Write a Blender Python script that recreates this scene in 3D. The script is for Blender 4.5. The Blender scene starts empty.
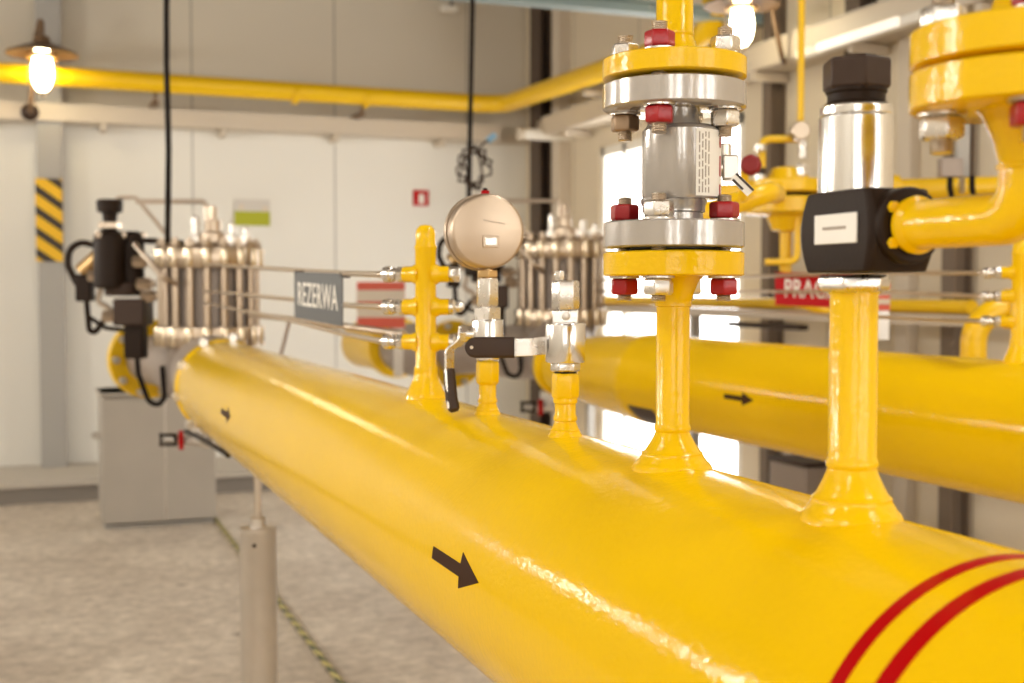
import bpy, bmesh, math, random
from mathutils import Vector, Matrix
random.seed(4)
C = bpy.context.scene
col = C.collection
V = Vector
PI = math.pi
H = 1.5                                   # camera height above the floor

# ------------------------------------------------------------------ camera model (photo is 1024 x 683)
FPX = 1250.0
PITCH = math.atan((341.5 - 290.0) / FPX)
YAW = math.radians(20.6705)
FW = V((math.sin(YAW) * math.cos(PITCH), math.cos(YAW) * math.cos(PITCH), -math.sin(PITCH)))
RT = V((math.cos(YAW), -math.sin(YAW), 0))
UP = RT.cross(FW)
CAM = V((0, 0, H))

def ray(px, py):
    return FW + RT * ((px - 512) / FPX) - UP * ((py - 341.5) / FPX)
def at(px, py, Y):                        # point at world distance Y along the building axis
    r = ray(px, py); return CAM + r * (Y / r.y)
def atx(px, py, X):
    r = ray(px, py); return CAM + r * (X / r.x)
def atd(px, py, d):                       # point at depth d
    return CAM + ray(px, py) * d
def proj(p):
    q = V(p) - CAM; d = q.dot(FW)
    return 512 + FPX * q.dot(RT) / d, 341.5 - FPX * q.dot(UP) / d, d

# ------------------------------------------------------------------ mesh builder
def frame(axis):
    w = V(axis).normalized()
    a = V((0, 0, 1)) if abs(w.z) < 0.9 else V((1, 0, 0))
    u = a.cross(w).normalized()
    if abs(w.z) >= 0.9:
        u = V((1, 0, 0)); u = (u - w * u.dot(w)).normalized()
    v = w.cross(u)
    return u, v, w

def origin(o):
    p = V((0, 0, 0))
    while o is not None:
        p += o.location; o = o.parent
    return p

class MB:
    def __init__(s): s.v = []; s.f = []
    def rings(s, rings, cap0=True, cap1=True, closed=False):
        b = len(s.v); n = len(rings[0])
        for r in rings: s.v.extend([V(p) for p in r])
        m = len(rings)
        for i in range(m if closed else m - 1):
            j = (i + 1) % m
            for k in range(n):
                l = (k + 1) % n
                s.f.append((b + i*n + k, b + i*n + l, b + j*n + l, b + j*n + k))
        if not closed:
            if cap0: s.f.append(tuple(b + k for k in range(n))[::-1])
            if cap1: s.f.append(tuple(b + (m-1)*n + k for k in range(n)))
        return s
    def lathe(s, prof, o, axis=(0, 0, 1), n=40, cap0=True, cap1=True, a0=0.0):
        """prof: list of (radius, distance along the axis)"""
        u, v, w = frame(axis); o = V(o); rr = []
        for r, z in prof:
            r = max(r, 1e-5)
            rr.append([o + w*z + (u*math.cos(a0 + 2*PI*k/n) + v*math.sin(a0 + 2*PI*k/n))*r for k in range(n)])
        return s.rings(rr, cap0, cap1)
    def cyl(s, p0, p1, r, n=32, r1=None):
        p0 = V(p0); p1 = V(p1)
        return s.lathe([(r, 0), (r if r1 is None else r1, (p1-p0).length)], p0, p1-p0, n)
    def hexa(s, o, h, r, axis=(0, 0, 1), a0=0.0, ch=0.12, n=6):
        c = h*ch
        return s.lathe([(r*0.90, 0), (r, c), (r, h-c), (r*0.90, h)], o, axis, n, a0=a0)
    def box(s, c, d, ax=None):
        c = V(c); x, y, z = ax if ax else (V((1,0,0)), V((0,1,0)), V((0,0,1)))
        b = len(s.v)
        for i in (-1, 1):
            for j in (-1, 1):
                for k in (-1, 1):
                    s.v.append(c + x*(i*d[0]/2) + y*(j*d[1]/2) + z*(k*d[2]/2))
        for q in ((0,1,3,2), (4,6,7,5), (0,4,5,1), (2,3,7,6), (0,2,6,4), (1,5,7,3)):
            s.f.append(tuple(b+i for i in q))
        return s
    def tube(s, pts, r, n=14, closed=False, rad=None):
        pts = [V(p) for p in pts]; m = len(pts); rr = []
        t0 = (pts[1]-pts[0]).normalized(); u, v, w = frame(t0)
        for i in range(m):
            if closed: t = (pts[(i+1) % m]-pts[i-1]).normalized()
            else: t = (pts[min(i+1, m-1)]-pts[max(i-1, 0)]).normalized()
            u = (u - t*u.dot(t)).normalized(); v = t.cross(u)
            q = r if rad is None else rad[i]
            k2 = 1.0
            if 0 < i < m-1:
                a = (pts[i]-pts[i-1]).normalized().dot((pts[i+1]-pts[i]).normalized())
                k2 = 1/max(0.6, math.sqrt(max(0.0, (1+a)/2)))
            rr.append([pts[i] + (u*math.cos(2*PI*k/n) + v*math.sin(2*PI*k/n))*q*k2 for k in range(n)])
        return s.rings(rr, True, True, closed)
    def prism(s, poly, d):
        poly = [V(p) for p in poly]; d = V(d)
        return s.rings([poly, [p+d for p in poly]])
    def sphere(s, o, r, n=20, sq=1.0):
        return s.lathe([(r*math.sin(PI*i/12), -r*sq*math.cos(PI*i/12)) for i in range(13)], o, (0, 0, 1), n)
    def build(s, name, mat, parent=None, bev=0.0, ang=38, seg=2, kind=None):
        me = bpy.data.meshes.new(name)
        o0 = origin(parent)
        me.from_pydata([tuple(p-o0) for p in s.v], [], s.f)
        bm = bmesh.new(); bm.from_mesh(me)
        bmesh.ops.recalc_face_normals(bm, faces=bm.faces)
        bm.to_mesh(me); bm.free()
        me.polygons.foreach_set('use_smooth', [True]*len(me.polygons))
        me.set_sharp_from_angle(angle=math.radians(ang))
        me.materials.append(mat)
        ob = bpy.data.objects.new(name, me); col.objects.link(ob)
        if parent is not None: ob.parent = parent
        if bev > 0:
            m = ob.modifiers.new('bevel', 'BEVEL'); m.width = bev; m.segments = seg
            m.limit_method = 'ANGLE'; m.angle_limit = math.radians(32)
        if kind: ob['kind'] = kind
        return ob

def fillet(pts, r, n=8):
    """polyline with rounded corners"""
    pts = [V(p) for p in pts]; out = [pts[0]]
    for i in range(1, len(pts)-1):
        a, b, c = pts[i-1], pts[i], pts[i+1]
        d1 = (a-b).normalized(); d2 = (c-b).normalized()
        th = math.acos(max(-1, min(1, d1.dot(d2))))
        if th > PI-0.02: out.append(b); continue
        k = min(r/math.tan(th/2), 0.48*(a-b).length, 0.48*(c-b).length)
        rr = k*math.tan(th/2)
        bis = (d1+d2).normalized(); cen = b + bis*(rr/math.sin(th/2))
        s0 = b+d1*k-cen; s1 = b+d2*k-cen; w = s0.angle(s1); ax = s0.cross(s1).normalized()
        for j in range(n+1):
            out.append(cen + Matrix.Rotation(w*j/n, 3, ax) @ s0)
    out.append(pts[-1]); return out

def tag(o, label, cat, group=None, kind=None):
    o['label'] = label; o['category'] = cat
    if group: o['group'] = group
    if kind: o['kind'] = kind
    return o
def thing(name, label, cat, loc, group=None):
    o = bpy.data.objects.new(name, None); col.objects.link(o); o.location = V(loc); o.empty_display_size = 0.05
    return tag(o, label, cat, group)
def struct(name, mb, mat, bev=0.0):
    return mb.build(name, mat, None, bev, kind='structure')
def dup(root, loc, label=None, group=None):
    r = root.copy(); col.objects.link(r); r.location = V(loc)
    if label: r['label'] = label
    if group: r['group'] = group
    def rec(src, dst):
        for ch in list(src.children):
            c = ch.copy(); col.objects.link(c); c.parent = dst; rec(ch, c)
    rec(root, r)
    return r
def letters(name, txt, size, M, mat, parent, bold=0.0, depth=0.0004, sx=1.0):
    """raised lettering as one mesh; M: matrix (x right, y up, z out of the sign)"""
    cu = bpy.data.curves.new(name, 'FONT'); cu.body = txt; cu.size = size; cu.extrude = depth; cu.offset = bold
    cu.align_x = 'CENTER'; cu.align_y = 'CENTER'; cu.resolution_u = 4; cu.space_character = 1.08
    t = bpy.data.objects.new(name, cu); col.objects.link(t)
    bpy.context.view_layer.update()
    me = bpy.data.meshes.new_from_object(t.evaluated_get(bpy.context.evaluated_depsgraph_get()))
    bpy.data.objects.remove(t); bpy.data.curves.remove(cu)
    me.name = name
    me.transform(Matrix.Diagonal((sx, 1, 1, 1))); me.transform(M); me.transform(Matrix.Translation(-origin(parent)))
    me.materials.clear(); me.materials.append(mat)
    ob = bpy.data.objects.new(name, me); col.objects.link(ob); ob.parent = parent
    return ob
def mat4(o, x, y, z):
    m = Matrix((x, y, z)).transposed().to_4x4(); m.translation = V(o); return m

# ------------------------------------------------------------------ materials
def srgb(r, g, b):
    f = lambda c: (c/255/12.92) if c/255 <= 0.04045 else ((c/255+0.055)/1.055)**2.4
    return (f(r), f(g), f(b), 1)
def mat(name, colr, rough=0.5, metal=0.0, bump=0.0, bscale=50.0, coat=0.0, var=0.0, vscale=3.0, spec=None, rvar=0.0, stretch=None, bdetail=3.0):
    m = bpy.data.materials.new(name); m.use_nodes = True
    nt = m.node_tree; N = nt.nodes; L = nt.links; b = N['Principled BSDF']
    b.inputs['Base Color'].default_value = colr; b.inputs['Roughness'].default_value = rough; b.inputs['Metallic'].default_value = metal
    if coat: b.inputs['Coat Weight'].default_value = coat; b.inputs['Coat Roughness'].default_value = 0.06
    if spec is not None: b.inputs['Specular IOR Level'].default_value = spec
    tc = N.new('ShaderNodeTexCoord'); src = tc.outputs['Object']
    if stretch:
        mp = N.new('ShaderNodeMapping'); mp.inputs['Scale'].default_value = stretch; L.new(src, mp.inputs['Vector']); src = mp.outputs['Vector']
    if bump:
        n = N.new('ShaderNodeTexNoise'); n.inputs['Scale'].default_value = bscale; n.inputs['Detail'].default_value = bdetail
        bp = N.new('ShaderNodeBump'); bp.inputs['Strength'].default_value = 1.0; bp.inputs['Distance'].default_value = bump
        L.new(src, n.inputs['Vector']); L.new(n.outputs['Fac'], bp.inputs['Height']); L.new(bp.outputs['Normal'], b.inputs['Normal'])
        if coat: L.new(bp.outputs['Normal'], b.inputs['Coat Normal'])
    if var or rvar:
        n2 = N.new('ShaderNodeTexNoise'); n2.inputs['Scale'].default_value = vscale; n2.inputs['Detail'].default_value = 5
        L.new(src, n2.inputs['Vector'])
    if var:
        mx = N.new('ShaderNodeMix'); mx.data_type = 'RGBA'
        c = colr
        mx.inputs['A'].default_value = (c[0]*(1-var), c[1]*(1-var), c[2]*(1-var), 1)
        mx.inputs['B'].default_value = (min(1, c[0]*(1+var)), min(1, c[1]*(1+var)), min(1, c[2]*(1+var)), 1)
        L.new(n2.outputs['Fac'], mx.inputs['Factor']); L.new(mx.outputs['Result'], b.inputs['Base Color'])
    if rvar:
        mr = N.new('ShaderNodeMapRange'); mr.inputs['To Min'].default_value = max(0.02, rough-rvar); mr.inputs['To Max'].default_value = rough+rvar
        L.new(n2.outputs['Fac'], mr.inputs['Value']); L.new(mr.outputs['Result'], b.inputs['Roughness'])
    return m
def emit(name, colr, s):
    m = bpy.data.materials.new(name); m.use_nodes = True; nt = m.node_tree; b = nt.nodes['Principled BSDF']
    b.inputs['Base Color'].default_value = colr; b.inputs['Emission Color'].default_value = colr; b.inputs['Emission Strength'].default_value = s
    return m

YEL = (0.84, 0.52, 0.002, 1)
M_yel = mat('yellow gloss paint', YEL, 0.13, 0, 0.0006, 170, var=0.04, vscale=8, spec=0.35)
M_yelpipe = mat('yellow rolled pipe paint', YEL, 0.10, 0, 0.00045, 130, var=0.05, vscale=5, spec=0.13)
M_yelfar = mat('yellow paint', YEL, 0.3, 0, 0.0004, 60)
M_grey = mat('grey silver enamel', (0.47, 0.435, 0.40, 1), 0.2, 0.45, 0.0002, 160, coat=0.5)
M_zinc = mat('zinc plated steel', (0.74, 0.70, 0.65, 1), 0.28, 1, 0.00012, 300, rvar=0.08, vscale=90)
M_thread = mat('threaded steel', (0.66, 0.59, 0.51, 1), 0.3, 1)
M_bronze = mat('weathered steel nut', (0.40, 0.29, 0.20, 1), 0.4, 1, 0.0002, 200)
M_red = mat('red paint on nut', srgb(160, 14, 22), 0.28, 0, 0.0003, 260, var=0.1, vscale=120)
M_chrome = mat('turned bright steel', (0.80, 0.78, 0.75, 1), 0.2, 1, 0.0, 1, rvar=0.06, vscale=60)
M_brush = mat('machined aluminium', (0.78, 0.76, 0.74, 1), 0.18, 1, 0.00006, 120, stretch=(1, 1, 12))
M_stain = mat('stainless gauge case', (0.56, 0.45, 0.345, 1), 0.42, 1, 0.00005, 300, var=0.05, vscale=30)
M_brass = mat('brass', (0.62, 0.42, 0.20, 1), 0.35, 1)
M_blk = mat('black coated metal', (0.020, 0.010, 0.005, 1), 0.5, 0, 0.0002, 300, spec=0.18)
M_brn = mat('dark brown phosphated steel', (0.052, 0.031, 0.022, 1), 0.45, 0.2, 0.0001, 300, spec=0.3)
M_rub = mat('black rubber', (0.011, 0.006, 0.004, 1), 0.5, spec=0.15)
M_white = mat('white label', (0.86, 0.83, 0.77, 1), 0.5)
M_ink = mat('dark print', (0.05, 0.035, 0.03, 1), 0.6)
M_inkl = mat('faint grey print', (0.36, 0.30, 0.25, 1), 0.6)
M_arrow = mat('dark brown arrow film', (0.045, 0.017, 0.006, 1), 0.55, spec=0.08)
M_band = mat('red band film', srgb(176, 2, 6), 0.3, spec=0.12)
M_galv = mat('galvanised steel', (0.64, 0.60, 0.55, 1), 0.34, 0.85, 0.0002, 40, var=0.12, vscale=12)
M_alu = mat('dull aluminium cabinet', (0.44, 0.40, 0.35, 1), 0.5, 0.2, 0, 1, var=0.08, vscale=4)
M_regst = mat('nickel plated steel', (0.52, 0.42, 0.32, 1), 0.3, 1)
M_boss = mat('warm plated steel', (0.68, 0.57, 0.43, 1), 0.25, 1)
M_regdk = mat('cast grey brown body', (0.34, 0.28, 0.24, 1), 0.5, 0.3, 0.001, 30)
M_sgrey = mat('dark grey sign plate', (0.085, 0.088, 0.092, 1), 0.45)
M_sred = mat('red sign plate', srgb(184, 6, 16), 0.5, spec=0.15)
M_spink = mat('faded red sign face', srgb(214, 92, 70), 0.5)
M_scream = mat('cream stripe print', (0.72, 0.62, 0.50, 1), 0.5)
M_green = mat('olive green print', srgb(172, 176, 30), 0.5)
M_tube = mat('stainless tube', (0.62, 0.52, 0.42, 1), 0.32, 1)
M_beige = mat('beige coated steel', (0.62, 0.54, 0.44, 1), 0.45)
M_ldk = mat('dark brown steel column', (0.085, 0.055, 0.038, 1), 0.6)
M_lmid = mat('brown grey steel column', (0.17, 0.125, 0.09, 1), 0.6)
M_col = mat('grey painted column', (0.40, 0.38, 0.35, 1), 0.55)
M_blue = mat('blue plastic cap', (0.25, 0.45, 0.65, 1), 0.5)
M_teal = mat('blue grey painted beam', (0.30, 0.38, 0.40, 1), 0.5)
M_shade = mat('rusty brown lamp shade', (0.15, 0.085, 0.04, 1), 0.5)
M_bulb = emit('glowing bulb', (1.0, 0.86, 0.55, 1), 20)
M_stripglow = emit('weakly glowing strip', (1.0, 0.93, 0.82, 1), 0.45)
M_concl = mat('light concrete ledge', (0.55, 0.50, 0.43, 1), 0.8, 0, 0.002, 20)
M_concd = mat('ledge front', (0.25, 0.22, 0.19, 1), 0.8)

def wall_mat(name, c, pitch=1.15, axis='X'):
    m = mat(name, c, 0.5, 0, 0, 1, var=0.03, vscale=1.2)
    nt = m.node_tree; N = nt.nodes; L = nt.links; b = N['Principled BSDF']
    tc = N.new('ShaderNodeTexCoord'); sp = N.new('ShaderNodeSeparateXYZ'); L.new(tc.outputs['Object'], sp.inputs[0])
    a = N.new('ShaderNodeMath'); a.operation = 'PINGPONG'; a.inputs[1].default_value = pitch/2; L.new(sp.outputs[axis], a.inputs[0])
    c2 = N.new('ShaderNodeMath'); c2.operation = 'LESS_THAN'; c2.inputs[1].default_value = 0.007; L.new(a.outputs[0], c2.inputs[0])
    mx = N.new('ShaderNodeMix'); mx.data_type = 'RGBA'; src = b.inputs['Base Color'].links[0].from_socket
    L.new(c2.outputs[0], mx.inputs['Factor']); L.new(src, mx.inputs['A']); mx.inputs['B'].default_value = (c[0]*.55, c[1]*.55, c[2]*.55, 1)
    L.new(mx.outputs['Result'], b.inputs['Base Color'])
    return m
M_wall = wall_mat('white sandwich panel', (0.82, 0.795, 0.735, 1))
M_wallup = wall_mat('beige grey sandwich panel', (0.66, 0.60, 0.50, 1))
M_wallr = wall_mat('cream sandwich panel', (0.70, 0.61, 0.47, 1), axis='Y')
M_ceil = mat('ceiling panel', (0.24, 0.21, 0.18, 1), 0.8)  # unlit look put into the colour, so the pipe crown reflects little

M_floor = mat('worn concrete floor', (0.40, 0.355, 0.30, 1), 0.65, 0, 0.0015, 60)
def floor_nodes():
    nt = M_floor.node_tree; N = nt.nodes; L = nt.links; b = N['Principled BSDF']
    tc = N.new('ShaderNodeTexCoord')
    n1 = N.new('ShaderNodeTexNoise'); n1.inputs['Scale'].default_value = 1.6; n1.inputs['Detail'].default_value = 8; n1.inputs['Roughness'].default_value = 0.65
    n2 = N.new('ShaderNodeTexNoise'); n2.inputs['Scale'].default_value = 14; n2.inputs['Detail'].default_value = 7; n2.inputs['Roughness'].default_value = 0.7
    n3 = N.new('ShaderNodeTexVoronoi'); n3.inputs['Scale'].default_value = 1.7
    for n in (n1, n2, n3): L.new(tc.outputs['Object'], n.inputs['Vector'])
    r1 = N.new('ShaderNodeValToRGB'); r1.color_ramp.elements[0].position = 0.3; r1.color_ramp.elements[1].position = 0.72
    r1.color_ramp.elements[0].color = (0.54, 0.46, 0.375, 1); r1.color_ramp.elements[1].color = (0.82, 0.735, 0.625, 1)
    r2 = N.new('ShaderNodeValToRGB'); r2.color_ramp.elements[0].position = 0.36; r2.color_ramp.elements[1].position = 0.64
    r2.color_ramp.elements[0].color = (0.70, 0.68, 0.65, 1); r2.color_ramp.elements[1].color = (1.06, 1.05, 1.04, 1)
    r3 = N.new('ShaderNodeValToRGB'); r3.color_ramp.elements[0].position = 0.02; r3.color_ramp.elements[1].position = 0.07
    r3.color_ramp.elements[0].color = (0.35, 0.3, 0.27, 1); r3.color_ramp.elements[1].color = (1, 1, 1, 1)
    L.new(n1.outputs['Fac'], r1.inputs[0]); L.new(n2.outputs['Fac'], r2.inputs[0]); L.new(n3.outputs['Distance'], r3.inputs[0])
    m1 = N.new('ShaderNodeMix'); m1.data_type = 'RGBA'; m1.blend_type = 'MULTIPLY'; m1.inputs['Factor'].default_value = 1
    m2 = N.new('ShaderNodeMix'); m2.data_type = 'RGBA'; m2.blend_type = 'MULTIPLY'; m2.inputs['Factor'].default_value = 0.8
    L.new(r1.outputs[0], m1.inputs['A']); L.new(r2.outputs[0], m1.inputs['B'])
    L.new(m1.outputs['Result'], m2.inputs['A']); L.new(r3.outputs[0], m2.inputs['B'])
    L.new(m2.outputs['Result'], b.inputs['Base Color'])
floor_nodes()
def glass():
    m = bpy.data.materials.new('window glass'); m.use_nodes = True; nt = m.node_tree; N = nt.nodes; L = nt.links
    N.remove(N['Principled BSDF']); out = N['Material Output']
    t = N.new('ShaderNodeBsdfTransparent'); g = N.new('ShaderNodeBsdfGlossy'); g.inputs['Roughness'].default_value = 0.02
    mx = N.new('ShaderNodeMixShader'); mx.inputs[0].default_value = 0.05
    L.new(t.outputs[0], mx.inputs[1]); L.new(g.outputs[0], mx.inputs[2]); L.new(mx.outputs[0], out.inputs['Surface'])
    return m
M_glass = glass()
def hazard(name, w):
    m = mat(name, YEL, 0.5); nt = m.node_tree; N = nt.nodes; L = nt.links; b = N['Principled BSDF']
    tc = N.new('ShaderNodeTexCoord'); sp = N.new('ShaderNodeSeparateXYZ'); L.new(tc.outputs['Object'], sp.inputs[0])
    a = N.new('ShaderNodeMath'); a.operation = 'MULTIPLY_ADD'; a.inputs[1].default_value = 0.72; L.new(sp.outputs['X'], a.inputs[0]); L.new(sp.outputs['Z'], a.inputs[2])
    fr = N.new('ShaderNodeMath'); fr.operation = 'DIVIDE'; fr.inputs[1].default_value = w; L.new(a.outputs[0], fr.inputs[0])
    f2 = N.new('ShaderNodeMath'); f2.operation = 'FRACT'; L.new(fr.outputs[0], f2.inputs[0])
    lt = N.new('ShaderNodeMath'); lt.operation = 'LESS_THAN'; lt.inputs[1].default_value = 0.42; L.new(f2.outputs[0], lt.inputs[0])
    mx = N.new('ShaderNodeMix'); mx.data_type = 'RGBA'; L.new(lt.outputs[0], mx.inputs['Factor'])
    mx.inputs['A'].default_value = (0.85, 0.5, 0.01, 1); mx.inputs['B'].default_value = (0.04, 0.025, 0.015, 1); L.new(mx.outputs['Result'], b.inputs['Base Color'])
    return m
M_haz = hazard('black and yellow stripes', 0.158)

# ------------------------------------------------------------------ the room
WY = 10.25; WX = 4.0; LX = -3.6; BY = -3.2; CZ = 4.7
struct('floor', MB().box(((WX+LX)/2, (WY+BY)/2, -0.05), (WX-LX+0.4, WY-BY+0.4, 0.1)), M_floor)
struct('ceiling', MB().box(((WX+LX)/2, (WY+BY)/2, CZ+0.05), (WX-LX+0.4, WY-BY+0.4, 0.1)), M_ceil)
ZS = H + 1.30                             # height where the wall colour turns darker
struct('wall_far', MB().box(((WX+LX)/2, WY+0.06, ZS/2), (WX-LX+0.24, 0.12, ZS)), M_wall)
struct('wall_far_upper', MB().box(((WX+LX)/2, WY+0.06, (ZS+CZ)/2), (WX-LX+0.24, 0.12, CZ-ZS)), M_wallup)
# wall with the glazed door
DY0, DY1, DZ = 6.62, 8.72, 2.58
wr = MB()
wr.box((WX+0.06, (DY1+WY)/2, CZ/2), (0.12, WY-DY1, CZ)).box((WX+0.06, (BY+DY0)/2, CZ/2), (0.12, DY0-BY, CZ)).box((WX+0.06, (DY0+DY1)/2, (DZ+CZ)/2), (0.12, DY1-DY0, CZ-DZ))
struct('wall_right', wr, M_wallr)
# wall behind the camera and wall with the high windows on the other long side
WZ0, WZ1 = 1.3, 3.3
xs = [LX, -2.5, -2.0, -1.3, -0.8, 0.4, 0.9, 1.4, 1.9, 2.5, 3.0, 3.3, 3.8, WX]
wb = MB()
wb.box(((WX+LX)/2, BY-0.06, WZ0/2), (WX-LX+0.24, 0.12, WZ0)).box(((WX+LX)/2, BY-0.06, (WZ1+CZ)/2), (WX-LX+0.24, 0.12, CZ-WZ1))
for a, b in zip(xs[0::2], xs[1::2]): wb.box(((a+b)/2, BY-0.06, (WZ0+WZ1)/2), (b-a, 0.12, WZ1-WZ0))
struct('wall_back', wb, M_wall)
struct('wall_left', MB().box((LX-0.06, (BY+WY)/2, CZ/2), (0.12, WY-BY, CZ)), M_wall)
# concrete ledge along the far wall
LZ = 0.155
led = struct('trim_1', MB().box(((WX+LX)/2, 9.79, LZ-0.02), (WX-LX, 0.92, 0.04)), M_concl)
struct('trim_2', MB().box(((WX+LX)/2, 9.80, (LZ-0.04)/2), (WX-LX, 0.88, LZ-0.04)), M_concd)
# steel rail where the wall colour changes
struct('trim_3', MB().box(((WX+LX)/2, WY-0.03, ZS), (WX-LX, 0.06, 0.07)), M_beige)

# columns: I sections
def column(x, y, w, d, z1, m, name, t=0.014):
    mb = MB()
    mb.box((x, y-d/2, z1/2), (w, t, z1)).box((x, y+d/2, z1/2), (w, t, z1)).box((x, y, z1/2), (t, d, z1))
    return struct(name, mb, m, 0.002)
c1 = at(52, 300, 10.12)
struct('wall_column', MB().box((c1.x, 10.15, CZ/2), (0.185, 0.19, CZ)), M_col, 0.006)
# striped warning panel on the column
hz0 = at(45, 220, 10.04)
hp = MB().box((c1.x-0.012, 10.045, hz0.z), (0.19, 0.012, 0.62)).build('warning_panel', M_haz, None)
tag(hp, 'black and yellow striped warning panel on the grey wall column', 'sign')
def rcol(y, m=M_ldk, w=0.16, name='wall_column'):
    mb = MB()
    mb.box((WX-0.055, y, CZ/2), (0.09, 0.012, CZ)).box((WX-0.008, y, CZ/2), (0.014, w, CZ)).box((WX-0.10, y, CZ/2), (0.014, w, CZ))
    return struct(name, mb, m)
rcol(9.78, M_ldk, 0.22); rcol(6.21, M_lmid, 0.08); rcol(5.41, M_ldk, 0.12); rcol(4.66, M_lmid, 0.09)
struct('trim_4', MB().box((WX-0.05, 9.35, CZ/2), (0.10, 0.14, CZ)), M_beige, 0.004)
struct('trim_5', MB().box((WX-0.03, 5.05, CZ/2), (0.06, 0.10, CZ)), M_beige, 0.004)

# glazed door
dr = thing('door_1', 'x', 'door', (WX+0.02, (DY0+DY1)/2, 0.0)); del dr['label'], dr['category']; dr['kind'] = 'structure'
fm = MB()
for y in (DY0+0.04, DY1-0.05, 7.42, 7.50, 8.30): fm.box((WX+0.04, y, DZ/2), (0.07, 0.06, DZ))
for z in (0.06, DZ-0.035): fm.box((WX+0.04, (DY0+DY1)/2, z), (0.07, DY1-DY0, 0.07))
fm.build('door_frame', M_white, dr, 0.004)['kind'] = 'structure'
for a, b in ((DY0+.06, 7.39), (7.53, 8.27), (8.33, DY1-.08)):
    MB().box((WX+0.045, (a+b)/2, DZ/2), (0.006, b-a, DZ-0.16)).build('pane', M_glass, dr)['kind'] = 'structure'
hd = MB().cyl((WX-0.03, 7.46, 1.0), (WX-0.03, 7.46, 1.35), 0.012).box((WX+0.0, 7.46, 1.03), (0.07, 0.015, 0.015)).box((WX+0.0, 7.46, 1.32), (0.07, 0.015, 0.015))
hd.build('door_handle', M_galv, dr)['kind'] = 'structure'

# ------------------------------------------------------------------ cable trays on the walls
def tray(name, p0, p1, out, h, d, label):
    p0 = V(p0); p1 = V(p1); ax = (p1-p0).normalized(); L_ = (p1-p0).length; up = V((0, 0, 1)); o = V(out)
    t = thing(name, label, 'cable tray', p0)
    mb = MB(); mid = (p0+p1)/2; A = (ax, o, up)
    mb.box(mid+o*(d/2), (L_, d, 0.008), A).box(mid+o*d+up*(h/2), (L_, 0.008, h), A).box(mid+up*(h/2)+o*0.006, (L_, 0.008, h), A)
    mb.build('tray_channel', M_beige, t)
    lid = MB().box(mid+up*(h+0.004)+o*(d/2), (L_, d+0.02, 0.008), A); lid.build('tray_lid', M_concl, t)
    n = int(L_/0.9)
    for k in range(n):
        q = p0+ax*(0.45+0.9*k)
        MB().box(q+o*(d/2)-up*0.035, (0.04, d, 0.05), A).build('tray_bracket', M_beige, t, 0.003)
    return t
tray('cable_tray', (LX+0.02, WY-0.012, H+1.27), (WX-0.32, WY-0.012, H+1.27), (0, -1, 0), 0.12, 0.22, 'beige steel cable tray running along the white far wall')
tray('cable_tray', (WX-0.012, 3.0, H+1.235), (WX-0.012, 9.3, H+1.235), (-1, 0, 0), 0.13, 0.22, 'beige cable tray above the glazed door, running towards the camera')
wl_ = thing('wall_luminaire', 'white tubular luminaire under the cable tray in the room corner', 'light', at(545, 135, 9.3))
a_, b_ = at(520, 133.5, 9.3), at(575, 137, 9.3)
MB().cyl(a_, b_, 0.045).build('diffuser_tube', M_white, wl_, 0.006)
for e in (a_, b_): MB().cyl(e-(b_-a_).normalized()*0.02, e+(b_-a_).normalized()*0.03, 0.05).build('end_cap', M_beige, wl_, 0.004)
MB().box((a_+b_)/2+V((0, 0.08, 0.08)), (0.04, 0.2, 0.1)).build('holder', M_zinc, wl_)
# bright strip under the tray on the door side, front face set to glow
sl = thing('bright_strip', 'bright strip on the tray near the yellow flange', 'light', atx(870, 38, WX-0.3))
p0, p1 = atx(800, 56, WX-0.26), atx(935, 12, WX-0.26)
dx = (p1-p0).normalized()
MB().box((p0+p1)/2, ((p1-p0).length, 0.06, 0.05), (dx, V((1, 0, 0)), dx.cross(V((1, 0, 0))))).build('light_body', M_white, sl, 0.01)
MB().box((p0+p1)/2+V((-0.035, 0, 0)), ((p1-p0).length*0.6, 0.02, 0.045), (dx, V((1, 0, 0)), dx.cross(V((1, 0, 0))))).build('glow_face', M_stripglow, sl)

# blue grey roof purlin crossing the room
bz = at(640, 8, 6.3)
bb = MB()
bb.box((0.6+WX/2-1.3, 6.3, bz.z+0.03), (6.2, 0.10, 0.012)).box((0.6+WX/2-1.3, 6.3, bz.z-0.03), (6.2, 0.10, 0.012)).box((0.6+WX/2-1.3, 6.3, bz.z), (6.2, 0.012, 0.06))
struct('ceiling_beam', bb, M_teal)
for x in (-1.0, 1.2, 3.2):
    struct('trim_6', MB().cyl((x, 6.3, bz.z), (x, 6.3, CZ), 0.008, 8), M_zinc)

# ------------------------------------------------------------------ overhead yellow gas line
oh = thing('overhead_pipe', 'yellow overhead gas pipe running round the walls under the roof', 'pipe', (3.59, 9.8, H+1.55))
q0 = at(-200, 60, 9.8); q1 = at(503, 105, 9.8); q2 = atx(712, 33, q1.x)
path = fillet([q0, q1, q2, q2+V((0.02, -0.02, 0.30)), V((q2.x+0.02, q2.y-0.02, CZ-0.01))], 0.22)
MB().tube(path, 0.073, 24).build('pipe_run', M_yelfar, oh)
for px in (107+188, 365):
    c = at(px, 73+px*0.058+4, 9.8)
    MB().cyl(c-V((0.02, 0, 0)), c+V((0.02, 0, 0)), 0.081).build('pipe_clamp', M_yelfar, oh)
for px in (155, 362):
    c = at(px, 73+px*0.058+6, 9.8)
    br = MB().box(c+V((0, 0.22, -0.11)), (0.05, 0.44, 0.03)).cyl(c+V((0, 0, -0.11)), c+V((0, 0, -0.04)), 0.014, 10)
    br.build('pipe_bracket', M_shade, oh)
c = atx(585, 80, q1.x+0.0)
MB().box(c+V((0.2, 0, -0.09)), (0.42, 0.05, 0.03)).build('pipe_bracket', M_beige, oh)

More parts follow.
